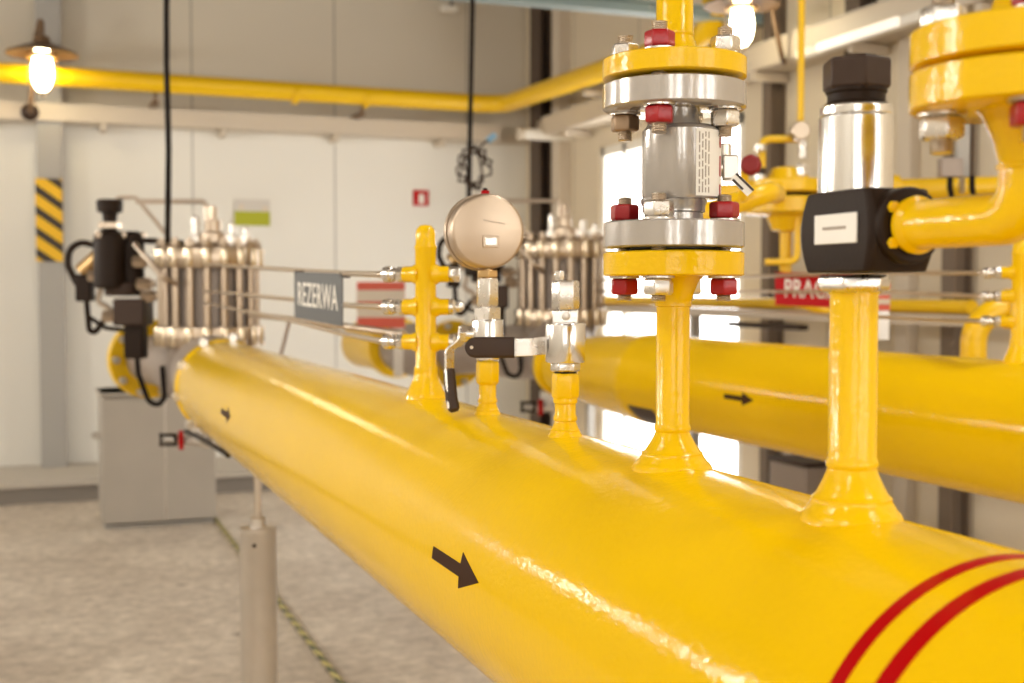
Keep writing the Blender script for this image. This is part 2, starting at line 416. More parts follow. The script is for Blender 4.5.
# ------------------------------------------------------------------ wall lamps
def lamp(base, shade_c, s, label, wallp):
    t = thing('wall_lamp', label, 'lamp', shade_c, 'wall lamps with glowing bulbs')
    z = V((0, 0, 1))
    MB().lathe([(0.03*s, 0.11*s), (0.05*s, 0.10*s), (0.06*s, 0.06*s), (0.23*s, -0.005*s), (0.235*s, -0.02*s), (0.225*s, -0.02*s), (0.06*s, 0.03*s), (0.03*s, 0.03*s)], shade_c, z, 36).build('lamp_shade', M_shade, t)
    MB().lathe([(0.001, -0.265*s), (0.03*s, -0.257*s), (0.055*s, -0.225*s), (0.070*s, -0.17*s), (0.070*s, -0.11*s), (0.058*s, -0.04*s), (0.045*s, 0.02*s)], shade_c, z, 24).build('bulb', M_bulb, t)
    MB().lathe([(0.055*s, 0.0), (0.10*s, -0.03*s), (0.10*s, -0.045*s), (0.055*s, -0.045*s)], shade_c, z, 24).build('bulb_collar', M_brass, t)
    g = MB()
    for k in range(3):
        a = 2*PI*k/3+0.5
        d = V((math.cos(a), math.sin(a), 0))
        g.tube(fillet([shade_c+d*0.1*s-z*0.04*s, shade_c+d*0.105*s-z*0.2*s, shade_c-z*0.30*s], 0.05*s, 5), 0.004*s, 6)
    g.build('guard', M_shade, t)
    MB().tube(fillet([wallp, base, base+(shade_c+z*0.13*s-base)*0.35+V((0, 0, 0.25*s)), shade_c+z*0.26*s, shade_c+z*0.1*s], 0.10*s), 0.017*s, 12).build('gooseneck', M_shade, t)
    MB().lathe([(0.06*s, 0), (0.06*s, 0.03*s), (0.025*s, 0.05*s)], wallp, (base-wallp), 20).build('wall_plate', M_brn, t)
    return t
s1 = at(42, 52, 9.6)
lamp(at(30, 112, 9.85), s1, 1.06, 'glowing lamp with a conical brown shade on the grey column', at(30, 112, 10.03))
s2 = atx(742, 3, 3.45)
lamp(atx(783, 62, 3.72), s2, 0.86, 'glowing lamp on a gooseneck high beside the glazed door', atx(786, 62, 3.98))

# ------------------------------------------------------------------ signs on the far wall
gs = thing('notice', 'small white and olive green notice on the far wall', 'sign', at(252, 212, WY-0.012))
a_ = at(234, 199, WY-0.012); b_ = at(270, 226, WY-0.012); cx_, cz_ = (a_.x+b_.x)/2, (a_.z+b_.z)/2; w_, h_ = b_.x-a_.x, a_.z-b_.z
MB().box((cx_, WY-0.008, cz_), (w_, 0.016, h_)).build('notice_board', mat('pale paper', (0.66, 0.62, 0.57, 1), 0.6), gs)
MB().box((cx_, WY-0.018, cz_-h_*0.23), (w_, 0.004, h_*0.54)).build('green_field', M_green, gs)
MB().box((cx_-w_*.30, WY-0.018, cz_+h_*0.2), (w_*.12, 0.004, h_*.2)).build('pictogram', M_scream, gs)
MB().box((cx_+w_*.36, WY-0.018, cz_+h_*0.14), (w_*.14, 0.004, h_*.22)).build('pictogram', M_scream, gs)
fs = thing('fire_sign', 'small red and white square safety sign on the far wall', 'sign', at(421, 198, WY-0.012))
a_ = at(413.5, 190, WY-0.012); b_ = at(428.5, 206, WY-0.012); cx_, cz_ = (a_.x+b_.x)/2, (a_.z+b_.z)/2; w_, h_ = b_.x-a_.x, a_.z-b_.z
MB().box((cx_, WY-0.008, cz_), (w_, 0.016, h_)).build('sign_plate', M_sred, fs)
MB().box((cx_+w_*.02, WY-0.018, cz_-h_*.06), (w_*.34, 0.004, h_*.62)).build('white_symbol', M_white, fs)

# ------------------------------------------------------------------ hanging cables
def cable(name, pts, r, label, m=M_rub):
    o = MB().tube(pts, r, 10).build(name, m)
    return tag(o, label, 'cable', None)
hc = thing('hanging_cable', 'black cable hanging from the roof over the nearer regulator', 'cable', at(168, 120, 5.5))
p_t = at(166.5, -60, 5.5); p_t.z = CZ
MB().tube([p_t, at(166.5, -30, 5.5), at(166.5, 60, 5.5), at(168.5, 150, 5.5), at(168, 200, 5.5), at(167.5, 242, 5.6)], 0.0125, 10).build('cable_run', M_rub, hc)
MB().box(V((p_t.x, p_t.y, CZ-0.02)), (0.08, 0.08, 0.04)).build('ceiling_anchor', M_galv, hc)
hc2 = thing('hanging_cable', 'black cable hanging behind the round gauge, a loose coil tied to it', 'cable', at(471, 120, 5.9))
p_t = at(473, -60, 5.9); p_t.z = CZ
MB().tube([p_t, at(473, -30, 5.9), at(472, 30, 5.9), at(471, 90, 5.9), at(470, 130, 5.9), at(469, 200, 5.9), at(469, 262, 5.95)], 0.0125, 10).build('cable_run', M_rub, hc2)
MB().box(V((p_t.x, p_t.y, CZ-0.02)), (0.08, 0.08, 0.04)).build('ceiling_anchor', M_galv, hc2)
cc = at(474, 168, 5.88); lp = []
for k in range(60):
    a = 2*PI*k/20; rr = 0.075+0.018*math.sin(k*1.7)
    lp.append(cc+RT*(rr*math.cos(a)*(1.0 if k < 34 else 0.6))+V((0, 0, rr*1.2*math.sin(a)))+FW*(0.01*math.sin(k*0.9)))
lp += [at(478, 150, 5.86), at(484, 143, 5.85), at(492, 138, 5.85)]
MB().tube(lp, 0.0055, 8).build('cable_coil', M_brn, hc2)
MB().cyl(at(488, 141, 5.85), at(495, 135, 5.85), 0.017, 12).build('connector_cap', M_blue, hc2)

# small floodlight high on the far wall
fl = thing('floodlight', 'tiny white floodlight high on the far wall', 'light', at(450, 7, WY-0.05))
MB().box(at(449, 9, WY-0.13), (0.14, 0.10, 0.05)).build('light_body', M_white, fl, 0.01)
MB().tube([at(452, 3, WY-0.02), at(452, 3, WY-0.1), at(449, 8, WY-0.13)], 0.014, 8).build('light_bracket', M_brn, fl)

# ------------------------------------------------------------------ gas pipe with stubs
X1, Z1, R = 0.5964, H-0.338, 0.1615
X2, Z2 = 2.098, H-0.3245
def band(mbs, X, Z, y0, y1, skew=0.0):
    n = 96; rr = []
    for (y, r) in ((y0, R+0.0001), (y0, R+0.0007), (y1, R+0.0007), (y1, R+0.0001)):
        rr.append([V((X+r*math.cos(2*PI*k/n), y+skew*(math.sin(2*PI*k/n)), Z+r*math.sin(2*PI*k/n))) for k in range(n)])
    mbs.rings(rr, False, False)
def arrow(X, Z, yc, th, Lh=0.084, flip=1):
    """flow arrow wrapped on the pipe, pointing to -y"""
    mb = MB()
    def P(y, t, r=R+0.0007):
        a = math.radians(th)+t/R
        return V((X+r*math.cos(a), y, Z+r*math.sin(a)))
    n = 6; hw = 0.0073; HW = 0.0205; yt = yc+Lh; yh = yc-Lh+0.065; ye = yc-Lh
    def strip(f0, f1):
        b = len(mb.v)
        for k in range(n+1):
            s = k/n*2-1
            mb.v += [P(*f0(s)), P(*f1(s)), P(*f0(s), R+0.0001), P(*f1(s), R+0.0001)]
        for k in range(n):
            i = b+4*k; j = i+4
            mb.f += [(i, j, j+1, i+1), (i, i+2, j+2, j), (i+1, j+1, j+3, i+3)]
        mb.f += [(b, b+1, b+3, b+2), (b+4*n, b+4*n+2, b+4*n+3, b+4*n+1)]
    strip(lambda s: (yt, s*hw), lambda s: (yh, s*hw))
    strip(lambda s: (yh, s*HW), lambda s: (ye+(yh-ye)*0.02, s*HW*0.02))
    return mb
def riser_mb(X, y, Z, r, top, base_r, flare, collar=True):
    """stub welded on the crown of the pipe: flared, ringed foot and straight tube"""
    z0 = Z+R
    def lerp(t): return r+(base_r-r)*(1-t)**1.25
    pr = [(base_r+0.006, z0-0.022), (base_r+0.003, z0-0.006)]
    for t in (0.0, 0.06, 0.10, 0.14, 0.20, 0.27, 0.32, 0.36, 0.40, 0.45, 0.6, 0.75, 0.88, 0.96):
        bead = 0.0016*sum(math.exp(-((t-c)/0.035)**2) for c in (0.03, 0.36))*min(1.0, base_r/0.036)
        pr.append((lerp(t)+bead, z0+flare*t))
    pr += [(r+0.0014, z0+flare), (r+0.0018, z0+flare+0.0025), (r+0.0012, z0+flare+0.005), (r, z0+flare+0.007), (r, top)]
    return MB().lathe(pr, (X, y, 0), (0, 0, 1), 40)
def ztop(y_px, depth_mm):               # height for an image row at a given scale
    return H+(290-y_px)*depth_mm/1000

def standpipe(X, y, Z, parent):
    z0 = Z+R; r = 0.0175
    z = lambda k: Z1*0+Z+0.338+k        # k: height relative to the first line's eye level
    pr = [(0.038, z0-0.02), (0.0345, z0), (0.032, z0+0.006), (0.026, z0+0.020), (0.0205, z0+0.034), (r+0.002, z0+0.044), (r+0.0025, z0+0.047), (r, z0+0.052),
          (r, z(0.066)), (r+0.0012, z(0.069)), (r+0.0012, z(0.072)), (r-0.0008, z(0.075)), (r-0.001, z(0.092)), (r*0.86, z(0.100)), (r*0.55, z(0.106)), (0.001, z(0.108))]
    sp = MB().lathe(pr, (X, y, 0), (0, 0, 1), 32).build('standpipe', M_yel, parent)
    dl = V((-math.cos(math.radians(40)), math.sin(math.radians(40)), 0))
    drr = V((math.cos(math.radians(22)), -math.sin(math.radians(22)), 0))
    outs = []
    for k in (0.026, -0.028, -0.086):
        c = V((X, y, z(k)))
        for d in (dl, drr):
            MB().lathe([(0.019, 0.010), (0.0165, 0.019), (0.0135, 0.024), (0.0135, 0.037), (0.0125, 0.039)], c, d, 24).build('side_port', M_yel, sp)
        outs.append(c+dl*0.039)
        if k == 0.026:
            MB().hexa(c+drr*0.039, 0.018, 0.0135, drr, 0.3).build('port_plug', M_zinc, sp, 0.0008)
        else:
            MB().lathe([(0.013, 0.039), (0.013, 0.046), (0.009, 0.050), (0.0085, 0.058), (0.004, 0.064)], c, drr, 20).build('port_plug', M_zinc, sp)
    return outs, dl

# --- line one
gp = thing('gas_pipe', 'big yellow gas pipe in the foreground with two red bands', 'pipe', (X1, 1.8, Z1), 'yellow gas mains')
pb = MB().lathe([(R*0.97, 0), (R, 0.004), (R, 5.62)], (X1, -1.2, Z1), (0, 1, 0), 128).build('pipe_body', M_yelpipe, gp, ang=30)
for (a, b) in ((0.6450, 0.6575), (0.6065, 0.6215)):
    m_ = MB(); band(m_, X1, Z1, a, b, 0.0); m_.build('red_band', M_band, gp)
arrow(X1, Z1, 1.3422, 171.6).build('flow_arrow', M_arrow, gp)
arrow(X1, Z1, 3.215, 171.6).build('flow_arrow', M_arrow, gp)
ef = MB().lathe([(R*0.9, 4.40), (R+0.002, 4.405), (R+0.005, 4.412), (R+0.006, 4.42), (R+0.006, 4.46), (R, 4.465)], (X1, 0, Z1), (0, 1, 0), 64).build('end_flange', M_yelpipe, gp, 0.002)
for k in range(10):
    a = 2*PI*k/10+0.15; p = V((X1+(R+0.003)*math.cos(a), 4.385, Z1+(R+0.014)*math.sin(a)))
    MB().hexa(p, 0.04, 0.017, (0, 1, 0)).build('flange_nut', M_zinc, ef)
outs1, dl1 = standpipe(X1, 1.985, Z1, gp)

YG, YB, YV, YR = 1.680, 1.397, 1.121, 0.822
def hexsocket(X, y, z0, h, r, parent, name='hex_socket'):
    MB().lathe([(r*0.8, -0.004), (r, 0.0), (r, h-0.004), (r*0.92, h)], (X, y, z0), (0, 0, 1), 6, a0=0.55).build(name, M_yel, parent, 0.0015)
# gauge stub
zg = lambda py: ztop(py, 1.428)
r1 = riser_mb(X1, YG, Z1, 0.0125, zg(383), 0.0185, 0.016).build('riser', M_yel, gp); hexsocket(X1, YG, zg(382), zg(361)-zg(382), 0.0172, r1)
zb = lambda py: ztop(py, 1.213)
r2 = riser_mb(X1, YB, Z1, 0.0130, zb(400), 0.0205, 0.018).build('riser', M_yel, gp); hexsocket(X1, YB, zb(397), zb(373)-zb(397), 0.0172, r2)
MB().lathe([(0.0128, zb(404)), (0.0146, zb(403)), (0.0150, zb(400)), (0.0140, zb(397))], (X1, YB, 0), (0, 0, 1), 28).build('weld_ring', M_yel, r2)
zv = lambda py: ztop(py, 1.0)
r3 = riser_mb(X1, YV, Z1, 0.0168, zv(307), 0.0385, 0.035).build('riser', M_yel, gp)
FR = 0.0705
fl3 = MB().lathe([(0.0168, zv(307)), (0.0185, zv(306)), (0.0182, zv(303)), (0.0195, zv(296)), (0.0255, zv(281)), (0.030, zv(276)), (FR-0.002, zv(276)), (FR, zv(274.5)), (FR, zv(253.5)), (FR-0.002, zv(252)), (0.045, zv(252)), (0.044, zv(250.5)), (0.02, zv(250.5))],
               (X1, YV, 0), (0, 0, 1), 72).build('pipe_flange', M_yel, r3)
r4 = riser_mb(X1, YR, Z1, 0.0186, ztop(287, .785), 0.0378, 0.038).build('riser', M_yel, gp)

# --- line two
gp2 = thing('gas_pipe', 'second yellow gas pipe further back, parallel to the banded one', 'pipe', (X2, 2.1, Z2), 'yellow gas mains')
MB().lathe([(R, 0), (R, 5.22), (R+0.004, 5.24), (R+0.004, 5.30), (R-0.001, 5.33), (0.1585, 5.46), (0.152, 5.60), (0.143, 5.74), (0.133, 5.85), (0.124, 5.94), (0.122, 6.0), (0.122, 6.15)], (X2, -1.2, Z2), (0, 1, 0), 96).build('pipe_body', M_yelpipe, gp2, ang=30)
arrow(X2, Z2, 3.227, 178.9).build('flow_arrow', M_arrow, gp2)
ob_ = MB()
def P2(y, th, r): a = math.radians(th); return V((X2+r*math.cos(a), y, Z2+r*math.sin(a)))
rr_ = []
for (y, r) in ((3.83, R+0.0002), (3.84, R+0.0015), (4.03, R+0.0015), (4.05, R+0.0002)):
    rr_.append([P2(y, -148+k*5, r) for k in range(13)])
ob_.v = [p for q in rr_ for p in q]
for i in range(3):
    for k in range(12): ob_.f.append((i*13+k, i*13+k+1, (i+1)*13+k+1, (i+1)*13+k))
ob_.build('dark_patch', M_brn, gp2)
outs2, dl2 = standpipe(X2, 2.27, Z2, gp2)
ef2 = MB().lathe([(0.11, 4.90), (0.132, 4.905), (0.135, 4.91), (0.135, 4.95), (0.11, 4.955)], (X2, 0, Z2), (0, 1, 0), 64).build('end_flange', M_yelpipe, gp2)

# ------------------------------------------------------------------ studs, nuts
def thread(mb, c, z0, z1, r=0.0078, pitch=0.0021):
    pr = []; z = z0
    while z < z1:
        pr += [(r*0.80, z), (r, z+pitch*0.5)]; z += pitch
    pr += [(r*0.86, z1), (r*0.6, z1+0.001)]
    mb.lathe(pr, (c[0], c[1], 0), (0, 0, 1), 20)
def stud(parent, x, y, ztop_, ft, fb, zbot, mt, mbm, rn=0.0150, hn=0.0150, rot=0.0, rs=0.0078):
    m = MB(); thread(m, (x, y), zbot, ztop_, rs)
    s = m.build('stud_bolt', M_thread, parent, ang=60)
    for (z, mm, sgn) in ((ft, mt, 1), (fb, mbm, -1)):
        if mm is None: continue
        n = MB(); zz = z+0.0024*sgn
        n.lathe([(rn*0.86, 0), (rn*0.97, hn*0.10), (rn, hn*0.16), (rn, hn*0.84), (rn*0.97, hn*0.9), (rn*0.86, hn), (rs, hn)], (x, y, zz), (0, 0, sgn), 6, a0=rot if sgn > 0 else rot+0.47)
        nb = n.build('hex_nut', mm, s, 0.0009); 
        if mm is M_red: nb['label'] = 'red painted nut'
        MB().lathe([(rn*1.04, 0), (rn*1.04, 0.0024)], (x, y, z), (0, 0, sgn), 24).build('washer', M_zinc, s, 0.0004)

# ------------------------------------------------------------------ grey flanged valve
fv = thing('flanged_valve', 'grey flanged valve bolted on the tallest stub, red and plain nuts', 'valve', (X1, YV, zv(250)))
A0 = (X1, YV, 0); AB = (X1+0.0075*math.cos(math.radians(28)), YV-0.0075*math.sin(math.radians(28)), 0)
MB().lathe([(0.0335, zv(127)), (0.0375, zv(129.5)), (0.0395, zv(132)), (0.0395, zv(196)), (0.038, zv(199.5)), (0.033, zv(200.5))], AB, (0, 0, 1), 56).build('valve_body', M_grey, fv)
MB().lathe([(0.028, zv(214)), (0.0315, zv(212)), (0.0315, zv(206)), (0.033, zv(203)), (0.033, zv(199)), (0.030, zv(197))], A0, (0, 0, 1), 40).build('lower_neck', M_grey, fv)
MB().lathe([(0.030, zv(226)), (0.029, zv(210)), (0.0292, zv(205))], A0, (0, 0, 1), 40).build('lower_hub', M_grey, fv)
MB().lathe([(0.030, zv(131)), (0.0270, zv(125)), (0.0245, zv(118)), (0.0255, zv(108))], A0, (0, 0, 1), 40).build('upper_neck', M_grey, fv)
MB().lathe([(0.02, zv(249.5)), (0.044, zv(249.5)), (0.045, zv(248)), (FR-0.002, zv(248)), (FR, zv(246.5)), (FR, zv(223.5)), (FR-0.002, zv(222)), (0.02, zv(222))], A0, (0, 0, 1), 72).build('lower_flange', M_grey, fv)
FT = 0.0715
MB().lathe([(0.02, zv(110.5)), (FT-0.002, zv(110.5)), (FT, zv(109)), (FT, zv(86.5)), (FT-0.002, zv(85)), (0.046, zv(85)), (0.045, zv(83.6)), (0.02, zv(83.6))], A0, (0, 0, 1), 72).build('upper_flange', M_grey, fv)
MB().lathe([(0.047, zv(250.5)), (0.047, zv(249.5))], A0, (0, 0, 1), 48).build('gasket', M_blk, fv)
Bc = 0.0515
T = dict(l=(135, M_zinc, M_bronze, M_red, M_red), f=(225, M_red, M_red, M_zinc, M_zinc), r=(315, M_zinc, M_zinc, M_red, M_red), b=(45, M_zinc, M_zinc, M_zinc, M_zinc))
for k, (deg, tt, tb, bt, bb_) in T.items():
    x = X1+Bc*math.cos(math.radians(deg+1)); y = YV+Bc*math.sin(math.radians(deg+1))
    ro = {'l': 0.25, 'f': 0.62, 'r': 0.42, 'b': 0.1}[k]
    stud(fv, x, y, zv(33), zv(60), zv(110.5), zv(139), tt, tb, rot=ro, hn=0.0165)
    stud(fv, x, y, zv(197), zv(222), zv(276), zv(301), bt, bb_, rot=ro+0.15, hn=0.0165)
# rating label on the body, facing the camera side
view = (V((X1, YV, 0))-V((0, 0, 0))).normalized()
sidev = V((view.y, -view.x, 0))
lab = MB(); rl = 0.0402
def arcp(a, z, r): # a: angle from the direction to the camera, positive to the photo's right
    d = -view*math.cos(a)+sidev*math.sin(a); return V(AB)+d*r+V((0, 0, z))
lr = [[arcp(math.radians(t), z, r) for t in (20, 26, 32, 38, 44, 50, 56, 62, 68, 76)] for (z, r) in ((zv(198), rl-0.001), (zv(198), rl), (zv(133), rl), (zv(133), rl-0.001))]
lab.v = [p for q in lr for p in q]
for i in range(3):
    for k in range(9): lab.f.append((i*10+k, i*10+k+1, (i+1)*10+k+1, (i+1)*10+k))
lb = lab.build('rating_label', M_white, fv)
pt = MB()
for j, t in enumerate((24, 29, 34, 39.5)):
    z = zv(195); 
    while z < zv(138):
        hgt = random.uniform(0.004, 0.012)
        d0, d1 = math.radians(t), math.radians(t+2.0)
        z1 = min(z+hgt, zv(136))
        pts = [arcp(d0, z, rl+0.0003), arcp(d1, z, rl+0.0003), arcp(d1, z1, rl+0.0003), arcp(d0, z1, rl+0.0003)]
        b = len(pt.v); pt.v += pts; pt.f.append((b, b+1, b+2, b+3)); z = z1+0.0022
pt.build('fine_print', M_inkl, lb)
st_ = MB(); d0, d1 = math.radians(66), math.radians(71)
for (z0_, z1_) in ((zv(196), zv(186)), (zv(178), zv(158)), (zv(150), zv(140))):
    b = len(st_.v); st_.v += [arcp(d0, z0_, rl+0.0003), arcp(d1, z0_, rl+0.0003), arcp(d1, z1_, rl+0.0003), arcp(d0, z1_, rl+0.0003)]; st_.f.append((b, b+1, b+2, b+3))
st_.build('colour_mark', M_band, lb)
# lever hub and position plate
hubc = V((X1, YV, zv(168)))+sidev*0.056+view*0.004
MB().box(hubc, (0.016, 0.020, 0.025), (sidev, view, V((0, 0, 1)))).build('lever_hub', M_galv, fv, 0.002)
MB().cyl(hubc+V((0, 0, 0.002))-sidev*0.006+view*0.0, hubc+V((0, 0, 0.024))-sidev*0.006, 0.0068, 20).build('lever_pin', M_thread, fv, 0.001)
MB().cyl(hubc-sidev*0.016, hubc, 0.009, 20).build('stem', M_thread, fv)
pl_a = V((X1, YV, 0))+sidev*0.067+V((0, 0, zv(186)))-view*0.012
ex = (sidev*0.62+V((0, 0, -0.62))).normalized(); ey = (sidev*0.6+V((0, 0, 0.75))).normalized(); ez = ex.cross(ey).normalized(); ey = ez.cross(ex)
if ez.dot(view) > 0: ez = -ez
pp = MB().box(pl_a, (0.024, 0.0095, 0.0015), (ex, ey, ez)).build('position_plate', M_white, fv)
MB().box(pl_a+ez*0.0011+ey*0.0034, (0.024, 0.0022, 0.0006), (ex, ey, ez)).box(pl_a+ez*0.0011-ey*0.003-ex*0.003, (0.014, 0.0022, 0.0006), (ex, ey, ez)).build('position_mark', M_ink, pp)

# upper yellow pipe with its flange
up_ = thing('flanged_pipe', 'yellow upright pipe with flange, bolted on top of the grey valve', 'pipe', (X1, YV, zv(82)))
MB().lathe([(0.02, zv(81.8)), (0.045, zv(81.8)), (0.046, zv(80.5)), (FT-0.002, zv(80.5)), (FT, zv(79)), (FT, zv(61.5)), (FT-0.002, zv(60)), (0.030, zv(60)), (0.026, zv(57)), (0.0215, zv(46)), (0.0185, zv(38))], A0, (0, 0, 1), 72, cap1=False).build('pipe_flange', M_yel, up_)
MB().lathe([(0.0185, zv(38)), (0.0192, zv(37)), (0.0192, zv(34)), (0.0185, zv(33)), (0.0185, 2.35)], A0, (0, 0, 1), 40).build('pipe_run', M_yel, up_)
MB().lathe([(0.047, zv(83.6)), (0.047, zv(81.8))], A0, (0, 0, 1), 48).build('gasket', M_blk, up_)

# ------------------------------------------------------------------ pressure gauge and the valve under it
gv = thing('gauge_valve', 'small steel shut-off valve with drooping lever under the round gauge', 'valve', (X1, YG, zg(362)))
ZA = (X1, YG, 0)
vg = (V((X1, YG, 0))).normalized(); sg = V((vg.y, -vg.x, 0))
MB().lathe([(0.015, zg(361)), (0.0165, zg(359.5)), (0.0165, zg(356)), (0.0215, zg(355)), (0.0225, zg(353.5)), (0.0225, zg(321)), (0.0215, zg(319.5)), (0.018, zg(319))], ZA, (0, 0, 1), 48).build('valve_body', M_brush, gv, 0.0006)
MB().box((X1, YG, (zg(319.5)+zg(307))/2), (0.0275, 0.0275, zg(307)-zg(319.5)), (V((math.cos(.55), math.sin(.55), 0)), V((-math.sin(.55), math.cos(.55), 0)), V((0, 0, 1)))).build('top_block', M_zinc, gv, 0.0015)
MB().hexa((X1, YG, zg(307)), zg(278)-zg(307), 0.0165, (0, 0, 1), 0.35, 0.10).build('gland_nut', M_zinc, gv, 0.0010)
sp_ = V((X1, YG, zg(334)))
MB().cyl(sp_-sg*0.015, sp_-sg*0.038, 0.0115, 24).build('stem', M_zinc, gv, 0.001)
MB().hexa(sp_-sg*0.030-vg*0.001, 0.010, 0.0125, -sg, 0.2).build('stem_nut', M_zinc, gv, 0.0006)
zz = V((0, 0, 1))
lvp = fillet([sp_-sg*0.034+zz*0.012, sp_-sg*0.036-zz*0.008, sp_-sg*0.0545-zz*0.022, sp_-sg*0.0545-zz*0.050, sp_-sg*0.050-zz*0.105-vg*0.012], 0.012, 6)
def strip(pts, w, t, wdir):
    mb = MB(); rr = []; pts = [V(p) for p in pts]; wd = V(wdir).normalized()
    for i, p in enumerate(pts):
        tt = (pts[min(i+1, len(pts)-1)]-pts[max(i-1, 0)]).normalized(); nn = tt.cross(wd).normalized()
        rr.append([p+wd*w/2+nn*t/2, p-wd*w/2+nn*t/2, p-wd*w/2-nn*t/2, p+wd*w/2-nn*t/2])
    return mb.rings(rr)
lv = strip(lvp, 0.018, 0.004, vg*0.55+sg*0.45).build('lever', M_zinc, gv, 0.0008)
g0, g1 = lvp[-1]+(lvp[-2]-lvp[-1])*0.0, lvp[-1]
gt = [sp_-sg*0.0548-zz*0.049, sp_-sg*0.0545-zz*0.056, sp_-sg*0.051-zz*0.092-vg*0.010, sp_-sg*0.0475-zz*0.106-vg*0.013, sp_-sg*0.0465-zz*0.110-vg*0.0135]
MB().tube(gt, 0.008, 14, rad=[0.0075, 0.0085, 0.009, 0.0085, 0.005]).build('grip_sleeve', M_brn, lv)

pg = thing('pressure_gauge', 'round steel pressure gauge seen from behind, above the small lever valve', 'gauge', (X1, YG, zg(278)))
gc = V((X1, YG, 0))-sg*0.002; gc.z = zg(232.0)
MB().hexa((X1, YG, zg(278)), zg(270)-zg(278), 0.0155, (0, 0, 1), 0.3, 0.1).build('hex_connector', M_brass, pg, 0.001)
MB().cyl((X1, YG, zg(271)), (X1, YG, zg(262)), 0.0075).build('gauge_stem', M_brass, pg)
# the gauge turns its back to the camera: dial towards the far wall
ga = Matrix.Rotation(math.radians(15), 3, 'Z') @ vg; ga = V((ga.x, ga.y, 0.0)).normalized()
RG = 0.0535
gbk = gc-ga*0.014
MB().lathe([(RG*0.90, 0.0), (RG*0.955, 0.0012), (RG*0.985, 0.004), (RG, 0.008), (RG, 0.025), (RG*0.985, 0.0255)], gbk, ga, 72).build('gauge_case', M_stain, pg)
MB().lathe([(RG*0.95, 0.0325), (RG*1.02, 0.0325), (RG*1.03, 0.0345), (RG*1.03, 0.043), (RG*1.0, 0.0445)], gbk, ga, 72).build('bezel_ring', M_stain, pg)
MB().lathe([(RG*0.95, 0.0250), (RG*0.95, 0.0330)], gbk, ga, 48).build('case_seal', M_blk, pg)
MB().lathe([(RG*0.95, 0.0440), (RG*0.95, 0.0450)], gbk, ga, 48).build('dial_glass', M_white, pg)
MB().cyl(gc+V((0, 0, RG-0.002))+ga*0.004, gc+V((0, 0, RG+0.005))+ga*0.004, 0.006, 16).build('filler_plug', M_band, pg)
MB().cyl(gc+V((0, 0, RG+0.004))+ga*0.004, gc+V((0, 0, RG+0.0085))+ga*0.004, 0.0032, 12).build('filler_screw', M_blk, pg)
gx = V((0, 0, 1)).cross(ga); gx = -gx if gx.dot(sg) < 0 else gx
bo = gbk-ga*0.0008+V((0, 0, -0.0145))+gx*0.003
MB().box(bo, (0.0235, 0.0165, 0.0034), (gx, zz, ga)).build('relief_frame', M_stain, pg, 0.0010)
MB().box(bo-ga*0.0012, (0.0170, 0.0105, 0.0026), (gx, zz, ga)).build('relief_disc', M_zinc, pg, 0.0008)
ep = MB()
for k in range(9):
    c_ = gbk-ga*0.0003+gx*(-0.006+0.0036*k)+zz*(0.0155-0.0006*k)
    ep.box(c_, (0.0016 if k % 3 else 0.0022, 0.0021, 0.0006), (gx, zz, ga))
ep.build('stamped_mark', M_inkl, pg)

# ------------------------------------------------------------------ ball valve with horizontal lever
bv = thing('ball_valve', 'capped bright steel ball valve with a level black lever grip', 'valve', (X1, YB, zb(373)))
ZB = (X1, YB, 0); vb = V((X1, YB, 0)).normalized(); sb = V((vb.y, -vb.x, 0))
MB().lathe([(0.0165, zb(371.5)), (0.0185, zb(370.5)), (0.0185, zb(363.5)), (0.0170, zb(362))], ZB, (0, 0, 1), 6, a0=0.75).build('lower_hex', M_zinc, bv, 0.0012)
MB().lathe([(0.0135, zb(374.5)), (0.0135, zb(371))], ZB, (0, 0, 1), 24).build('seal_ring', M_blk, bv)
MB().lathe([(0.018, zb(363)), (0.0232, zb(362.2)), (0.0243, zb(360.5)), (0.0243, zb(325)), (0.0232, zb(323.2)), (0.018, zb(322.5))], ZB, (0, 0, 1), 56).build('valve_body', M_brush, bv)
a_ = 0.42
blk = MB().box((X1, YB, (zb(323)+zb(310))/2), (0.031, 0.031, zb(310)-zb(323)), (V((math.cos(a_), -math.sin(a_), 0)), V((math.sin(a_), math.cos(a_), 0)), zz)).build('top_block', M_zinc, bv, 0.0012)
sc_ = V((X1, YB, zb(316)))-V((math.sin(a_), math.cos(a_), 0))*0.0155+sb*0.001
MB().lathe([(0.0052, 0), (0.0052, 0.0012), (0.004, 0.0016)], sc_, -V((math.sin(a_), math.cos(a_), 0)), 20).build('set_screw', M_galv, blk)
MB().hexa((X1, YB, zb(310)), zb(280.5)-zb(310), 0.0172, (0, 0, 1), 0.72, 0.08).build('cap_nut', M_zinc, bv, 0.0010)
MB().hexa(V((X1, YB, zb(280.5)))-sb*0.0075, zb(271)-zb(280.5), 0.0066, (0, 0, 1), 0.2, 0.12).build('bleed_plug', M_zinc, bv, 0.0006)
st0 = V((X1, YB, zb(346)))
MB().cyl(st0+vb*0.018, st0+vb*0.034, 0.009, 20).build('stem', M_zinc, bv)
MB().hexa(st0+vb*0.032, 0.008, 0.010, vb, 0.1).build('stem_nut', M_zinc, bv)
ld = (-sb+vb*0.10).normalized()
b0 = st0+vb*0.028
lev = strip([b0+sb*0.012, b0, b0+ld*0.020, b0+ld*0.033-vb*0.006-zz*0.0015, b0+ld*0.046-vb*0.010-zz*0.0025, b0+ld*0.064-vb*0.010-zz*0.003, b0+ld*0.10-vb*0.010-zz*0.003], 0.0225, 0.004, zz).build('lever', M_zinc, bv, 0.0008)
c0 = b0+ld*0.063-vb*0.010-zz*0.003; c1_ = b0+ld*0.1245-vb*0.010-zz*0.0035
